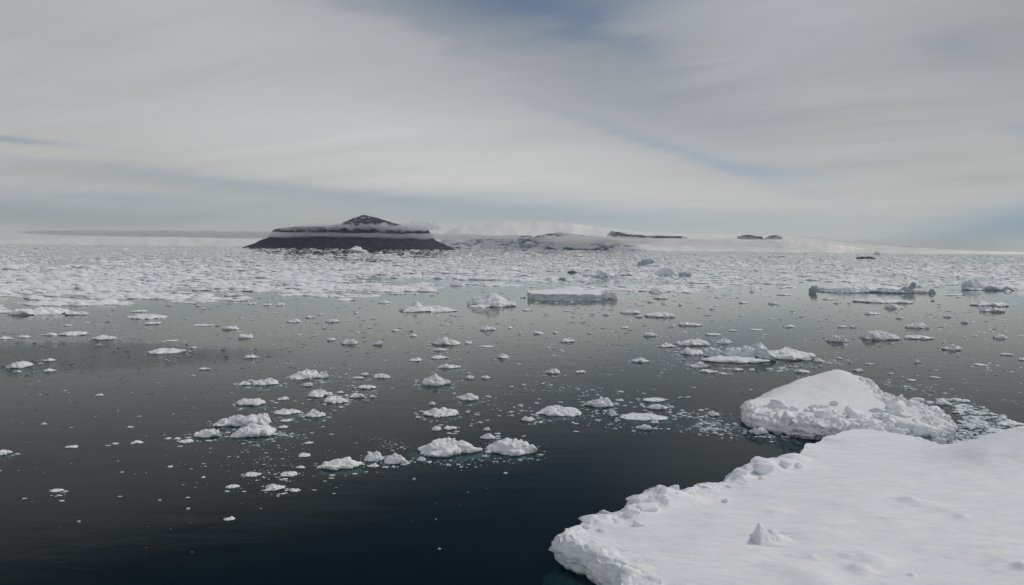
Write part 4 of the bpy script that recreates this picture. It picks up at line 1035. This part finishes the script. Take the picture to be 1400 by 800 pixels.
# the pack-ice field: dense out to the horizon, its near edge ragged
ex_ = [-300, 0, 60, 200, 350, 450, 500, 560, 620, 700, 760, 850, 950, 1050, 1150, 1250, 1400, 1700]
ey_ = [402, 400, 392, 389, 386, 384, 378, 374, 371, 371, 373, 371, 374, 371, 372, 371, 376, 380]
L = []
while len(L) < 44000:
    px = rs.uniform(-260, 1660); hz = horizon(px)
    lim = np.interp(px, ex_, ey_) + 5 * float(vn(px * 0.016, 0, 0, 403)) + 3 * float(vn(px * 0.06, 0, 0, 404))
    v = 0.9 + (lim - hz - 0.9 + 26) * rs.uniform() ** 0.95
    py = hz + v
    d = 1 - max(0.0, (v - (lim - hz - 8)) / 30.0)
    pat = float(vn(px * 0.012, v * 0.22, 0, 401)) * 0.6 + float(vn(px * 0.04, v * 0.5, 0, 402)) * 0.4
    lead = 0.62 + pat * 1.15 + 0.35 * d
    if v > lim - hz - 3: lead -= 0.36 + 0.012 * (v - (lim - hz - 3))
    if rs.uniform() > lead: continue
    sz_ = (2.4 + 0.14 * v) * (0.5 + 1.3 * rs.uniform() ** 3 + 0.5 * rs.uniform())
    hf = (0.20 + 0.50 * rs.uniform() ** 3)
    L.append(row(px, py, sz_ * (1.0 + 0.8 * (rs.uniform() < 0.12)), hf, 1.3))
tag(build_soup('pack_ice', L, TPL_LO, PACK), 'dense field of broken pack ice reaching to the horizon', 'pack ice', kind='stuff')
# bigger lumps standing in the pack along its near edge
L = []
for _ in range(1300):
    px = rs.uniform(-200, 1600); lim = np.interp(px, ex_, ey_); hz = horizon(px)
    py = lim + 3 - abs(rs.normal()) * 13
    if py < hz + 6 or (px > 520 and rs.uniform() < 0.45): continue
    L.append(row(px, py, rs.uniform(2.5, 8), rs.uniform(0.35, 0.8), 1.0))
tag(build_soup('ice_rubble', L, TPL, PACK), 'heaped white ice rubble along the near edge of the pack ice', 'ice rubble', kind='stuff')

# thin scatter on the open water; the largest become single things, the rest one mass
cand = []
def scatter(n, fx, fy, fw, keep=lambda x, y: True):
    k_ = 0; tries = 0
    while k_ < n and tries < n * 30:
        tries += 1
        px, py = fx(), fy()
        if not keep(px, py): continue
        wp = fw(py)
        if not free(px, py, wp): continue
        cand.append((wp, px, py)); k_ += 1
def clump(px, py): return 0.5 + 0.5 * float(vn(px * 0.012, py * 0.05, 0, 501)) + 0.35 * float(vn(px * 0.04, py * 0.14, 0, 502))
scatter(1700, lambda: rs.uniform(-120, 1520), lambda: 372 + 90 * rs.uniform() ** 1.3, lambda y: 1.8 + 8 * rs.uniform() ** 3.2, lambda x, y: y > np.interp(x, ex_, ey_) - 2 and rs.uniform() < clump(x, y) + 0.25)
scatter(520, lambda: rs.uniform(-100, 1500), lambda: rs.uniform(440, 540), lambda y: 1.6 + 6.5 * rs.uniform() ** 4, lambda x, y: rs.uniform() < clump(x, y) * (0.5 if x < 200 or 700 < x < 900 else 1))
scatter(170, lambda: rs.uniform(-60, 560), lambda: rs.uniform(530, 690), lambda y: 1.8 + 5.5 * rs.uniform() ** 4, lambda x, y: rs.uniform() < clump(x, y) * (1.2 if 240 < x < 470 and y < 670 else 0.25))
scatter(14, lambda: rs.uniform(50, 720), lambda: rs.uniform(660, 760), lambda y: 1.5 + 3 * rs.uniform() ** 3)
tot_single = 300 - len(CH)
cand.sort(reverse=True)
singles, rest = cand[:tot_single], cand[tot_single:]
proto = [mesh('ice_chunk', V, fs, SNOW if i % 3 else RUBBLE) for i, (V, fs) in enumerate(TPL_HI)]
proto_objs = [None] * len(proto)
for (wp, px, py) in singles:
    k_ = int(rs.randint(len(proto)))
    if proto_objs[k_] is None:
        o = link('ice_chunk', proto[k_]); proto_objs[k_] = o
    else:
        o = proto_objs[k_].copy(); COL.objects.link(o)
    c = at(px, py, 0); wm_ = wp * c.y / F
    o.location = c; o.scale = (wm_, wm_ * rs.uniform(0.7, 1.1), wm_ * rs.uniform(0.55, 1.0)); o.rotation_euler = (0, 0, rs.uniform(0, 6.28))
    o['category'] = 'ice chunk'; o['group'] = CHUNK_GROUP
    pieces.append([o, px, py, wp, wp * 0.3, None, ['hump', 'flat', 'peak', 'jag'][k_ % 4] if k_ < 10 else 'slab'])
tag(build_soup('ice_bits', [row(px, py, wp, rs.uniform(0.3, 0.7), 0.65) for wp, px, py in rest], TPL, RUBBLE), 'countless tiny ice bits strewn over the open water', 'ice bits', kind='stuff')

# dark glassy bits awash, most of them only flecks
D_ = []
while len(D_) < 3200:
    px, py = rs.uniform(-120, 1520), 380 + 190 * rs.uniform() ** 1.2
    if py < np.interp(px, ex_, ey_) or rs.uniform() > clump(px + 900, py) or not free(px, py, 2): continue
    D_.append(row(px, py, 1.8 + 6.5 * rs.uniform() ** 3, rs.uniform(0.15, 0.4), 0.6))
tag(build_soup('clear_ice_bits', D_, TPL, DARK_ICE), 'dark flecks of clear glassy ice awash on the grey water', 'ice bits', kind='stuff')

# brash belts
B = []
def brash(n, poly_c, sx, sy, wmax, wmin=1.2, hf=1.0):
    k_ = 0; tries = 0
    while k_ < n and tries < n * 20:
        tries += 1
        i = rs.randint(len(poly_c) - 1); f = rs.uniform()
        px = poly_c[i][0] * (1 - f) + poly_c[i + 1][0] * f + rs.normal() * sx
        py = poly_c[i][1] * (1 - f) + poly_c[i + 1][1] * f + rs.normal() * sy
        if not free(px, py, 0): continue
        if rs.uniform() > 0.55 + 0.9 * float(vn(px * 0.03, py * 0.09, 0, 601)): continue
        B.append(row(px, py, wmin + (wmax - wmin) * rs.uniform() ** 4, rs.uniform(0.35, 0.9) * hf)); k_ += 1
brash(520, [(650, 566), (730, 572), (830, 566), (930, 568), (1000, 580)], 14, 11, 10)
brash(160, [(720, 530), (780, 532), (840, 542)], 18, 5, 7)
brash(420, [(940, 580), (1020, 588), (1080, 594), (1150, 600)], 14, 6, 8)
brash(260, [(960, 505), (1040, 504), (1110, 499), (1140, 492)], 14, 4, 9)
brash(170, [(390, 580), (350, 620), (390, 645)], 28, 16, 5)
brash(110, [(440, 520), (500, 520), (480, 545)], 14, 5, 6)
brash(120, [(500, 625), (560, 632), (660, 632), (735, 624)], 8, 3, 6)
brash(90, [(560, 612), (500, 608)], 12, 7, 3.5)
brash(120, [(380, 578), (405, 582)], 9, 7, 6)
brash(200, [(900, 470), (940, 478), (930, 500)], 22, 6, 6)
brash(140, [(1215, 525), (1260, 535), (1200, 518)], 18, 5, 8)
pol = [(1270, 545), (1310, 545), (1345, 560), (1400, 585), (1440, 590), (1440, 612), (1340, 616), (1290, 610), (1300, 580)]
k_ = 0
while k_ < 1150:
    px, py = rs.uniform(1265, 1450), rs.uniform(535, 616)
    if not inside(pol, px + rs.normal() * 5, py + rs.normal() * 3) or inside(fpoly2, px, py) or inside(sp2, px, py): continue
    B.append(row(px, py, 1.5 + 16 * rs.uniform() ** 4, rs.uniform(0.35, 0.8))); k_ += 1
for (x0, x1, yb, hp, st, mt, lab) in CH:
    wpx = x1 - x0
    if wpx < 18 or yb < 465: continue
    for _ in range(int(5 + wpx * 0.75 * rs.uniform(0.3, 1.5))):
        a = rs.uniform(-0.4, 3.6); q = 1.0 + abs(rs.normal()) * 0.28
        px, py = (x0 + x1) / 2 + math.cos(a) * wpx * 0.52 * q, yb - hp * 0.25 + math.sin(a) * (3 + wpx * 0.13) * q
        if inside(fpoly2, px, py) or inside(sp2, px, py): continue
        B.append(row(px, py, 1.3 + 8.0 * rs.uniform() ** 3.5, rs.uniform(0.3, 0.8)))
tag(build_soup('brash_ice', B, TPL_HI, BRASH), 'loose belts of crumbled brash ice between the larger chunks and round the floes', 'brash ice', kind='stuff')

# (crumbs round the larger pieces are part of the brash, built above)
# larger rafts in the brash at the right
for i, (x0, x1, yb, hp, lab) in enumerate([(1302, 1325, 563, 6, 'flat ice pan at the upper left of the brash beside the mounded floe'), (1322, 1350, 581, 10, 'widest flat ice pan amid the brash right of the mounded floe'),
                              (1352, 1392, 594, 9, 'curved ice pan rimmed with snow at the right of the brash'), (1316, 1338, 606, 8, 'ice pan in the brash touching the vast foreground floe'), (1346, 1364, 609, 7, 'squarish ice pan between brash and the far rim of the foreground floe'), (1368, 1400, 581, 7, 'ice pan at the picture edge behind the curved one')]):
    c, Wd, Dp, H, rz = place(x0, x1, yb, hp)
    V, fs = chunk(Wd, Dp, max(H * 0.8, 0.15), 9000 + i, 'flat', 60, 20)
    o = link('ice_pan', mesh('ice_pan', V, fs, SNOW), None, tuple(c)); o.rotation_euler.z = rz
    tag(o, lab, 'ice pan', 'ice pans in the brash')

# ------------------------------------------------------------------ labels for the pieces told by their neighbours
LM = [(p_[1], p_[2], None, p_[5]) for p_ in pieces if p_[5]]
SHORT = [('jagged far-left chunk', 52, 424), ('broad pointed-end chunk', 202, 432), ('undercut left-row chunk', 145, 461), ('wide lone humped chunk', 226, 480),
         ('chunk on wind-rippled water', 28, 498), ('edge-cut chunk at left', 5, 618), ('heaped white cluster', 340, 580), ('two-humped ice chunk', 343, 549), ('small spiked ice chunk', 363, 521),
         ('long lumpy ice chunk', 588, 420), ('bluish dome iceberg', 677, 410), ('rounded lumpy ice chunk', 610, 466), ('smooth high ice chunk', 418, 511), ('yellow-stained ice chunk', 459, 546), ('pyramid ice chunk', 595, 518),
         ('oblong dark-bottomed chunk', 643, 542), ('crumbled white raft', 604, 562), ('largest front-row chunk', 613, 610), ('right-hand front-row peak', 699, 609), ('tilted front-row wedge', 538, 626), ('leftmost front-row chunk', 464, 633),
         ('knobbed lower-left chunk', 375, 666), ('lone dark-water chunk', 313, 709), ('lone lower-left oval chunk', 78, 670), ('loaf-shaped ice chunk', 768, 560), ('crumbled V-shaped raft', 880, 570), ('sharp-pointed small chunk', 975, 565),
         ('small central pyramid chunk', 755, 506), ('flat-topped oblong chunk', 875, 492), ('green-blue block floe', 1035, 482), ('tabular iceberg', 782, 402), ('mounded floe', 1150, 545), ('long low iceberg', 1190, 393),
         ('flat white ice sheet', 1205, 411), ('snow-humped iceberg', 1360, 390), ('largest mound of the trio', 1200, 458), ('pinnacle iceberg', 889, 360), ('shaded grey iceberg', 821, 375), ('ragged white iceberg', 920, 372),
         ('the island', 480, 330), ('dark-based chunk of the trio', 1145, 462)]
SHAPE = {'slab': 'angular', 'hump': 'rounded', 'flat': 'low flat', 'peak': 'peaked', 'jag': 'knobbly'}
def where(px, py, lm):
    dx_, dy_ = px - lm[1], (py - lm[2]) * 3.0
    side_ = 'right of' if dx_ > 0 else 'left of'; vert = 'in front of' if dy_ > 0 else 'behind'
    if abs(dx_) > 2.2 * abs(dy_): return side_
    if abs(dy_) > 2.2 * abs(dx_): return vert
    return ('front-' if dy_ > 0 else 'back-') + side_
used = {}
for p_ in pieces:
    ob, px, py, wpx, hpx, lab, st = p_
    if lab: ob['label'] = lab; continue
    lm = min(SHORT, key=lambda l: math.hypot(px - l[1], (py - l[2]) * 3.0))
    size = 'tiny' if wpx < 8 else 'small' if wpx < 16 else 'middling' if wpx < 28 else 'large'
    phrase = (size, SHAPE[st], where(px, py, lm), lm[0] if lm[0].startswith('the ') else 'the ' + lm[0])
    used.setdefault(phrase, []).append((math.hypot(px - lm[1], (py - lm[2]) * 3.0), ob))
ORD = ['nearest', 'second nearest', 'third nearest', 'fourth nearest', 'fifth nearest', 'sixth nearest', 'seventh nearest', 'eighth nearest', 'ninth nearest', 'tenth nearest',
       'eleventh nearest', 'twelfth nearest', 'thirteenth nearest', 'fourteenth nearest', 'fifteenth nearest', 'sixteenth nearest']
for (size, shp, wh, lm), L in used.items():
    L.sort(key=lambda q: q[0])
    for i, (_, ob) in enumerate(L):
        base_ = f'{size} {shp} ice chunk {wh} {lm}'
        if len(L) == 2: base_ = ('nearer' if i == 0 else 'farther') + f' {size} {shp} ice chunk {wh} {lm}'
        elif len(L) > 2: base_ = ORD[min(i, 15)] + ' ' + base_
        ob['label'] = base_
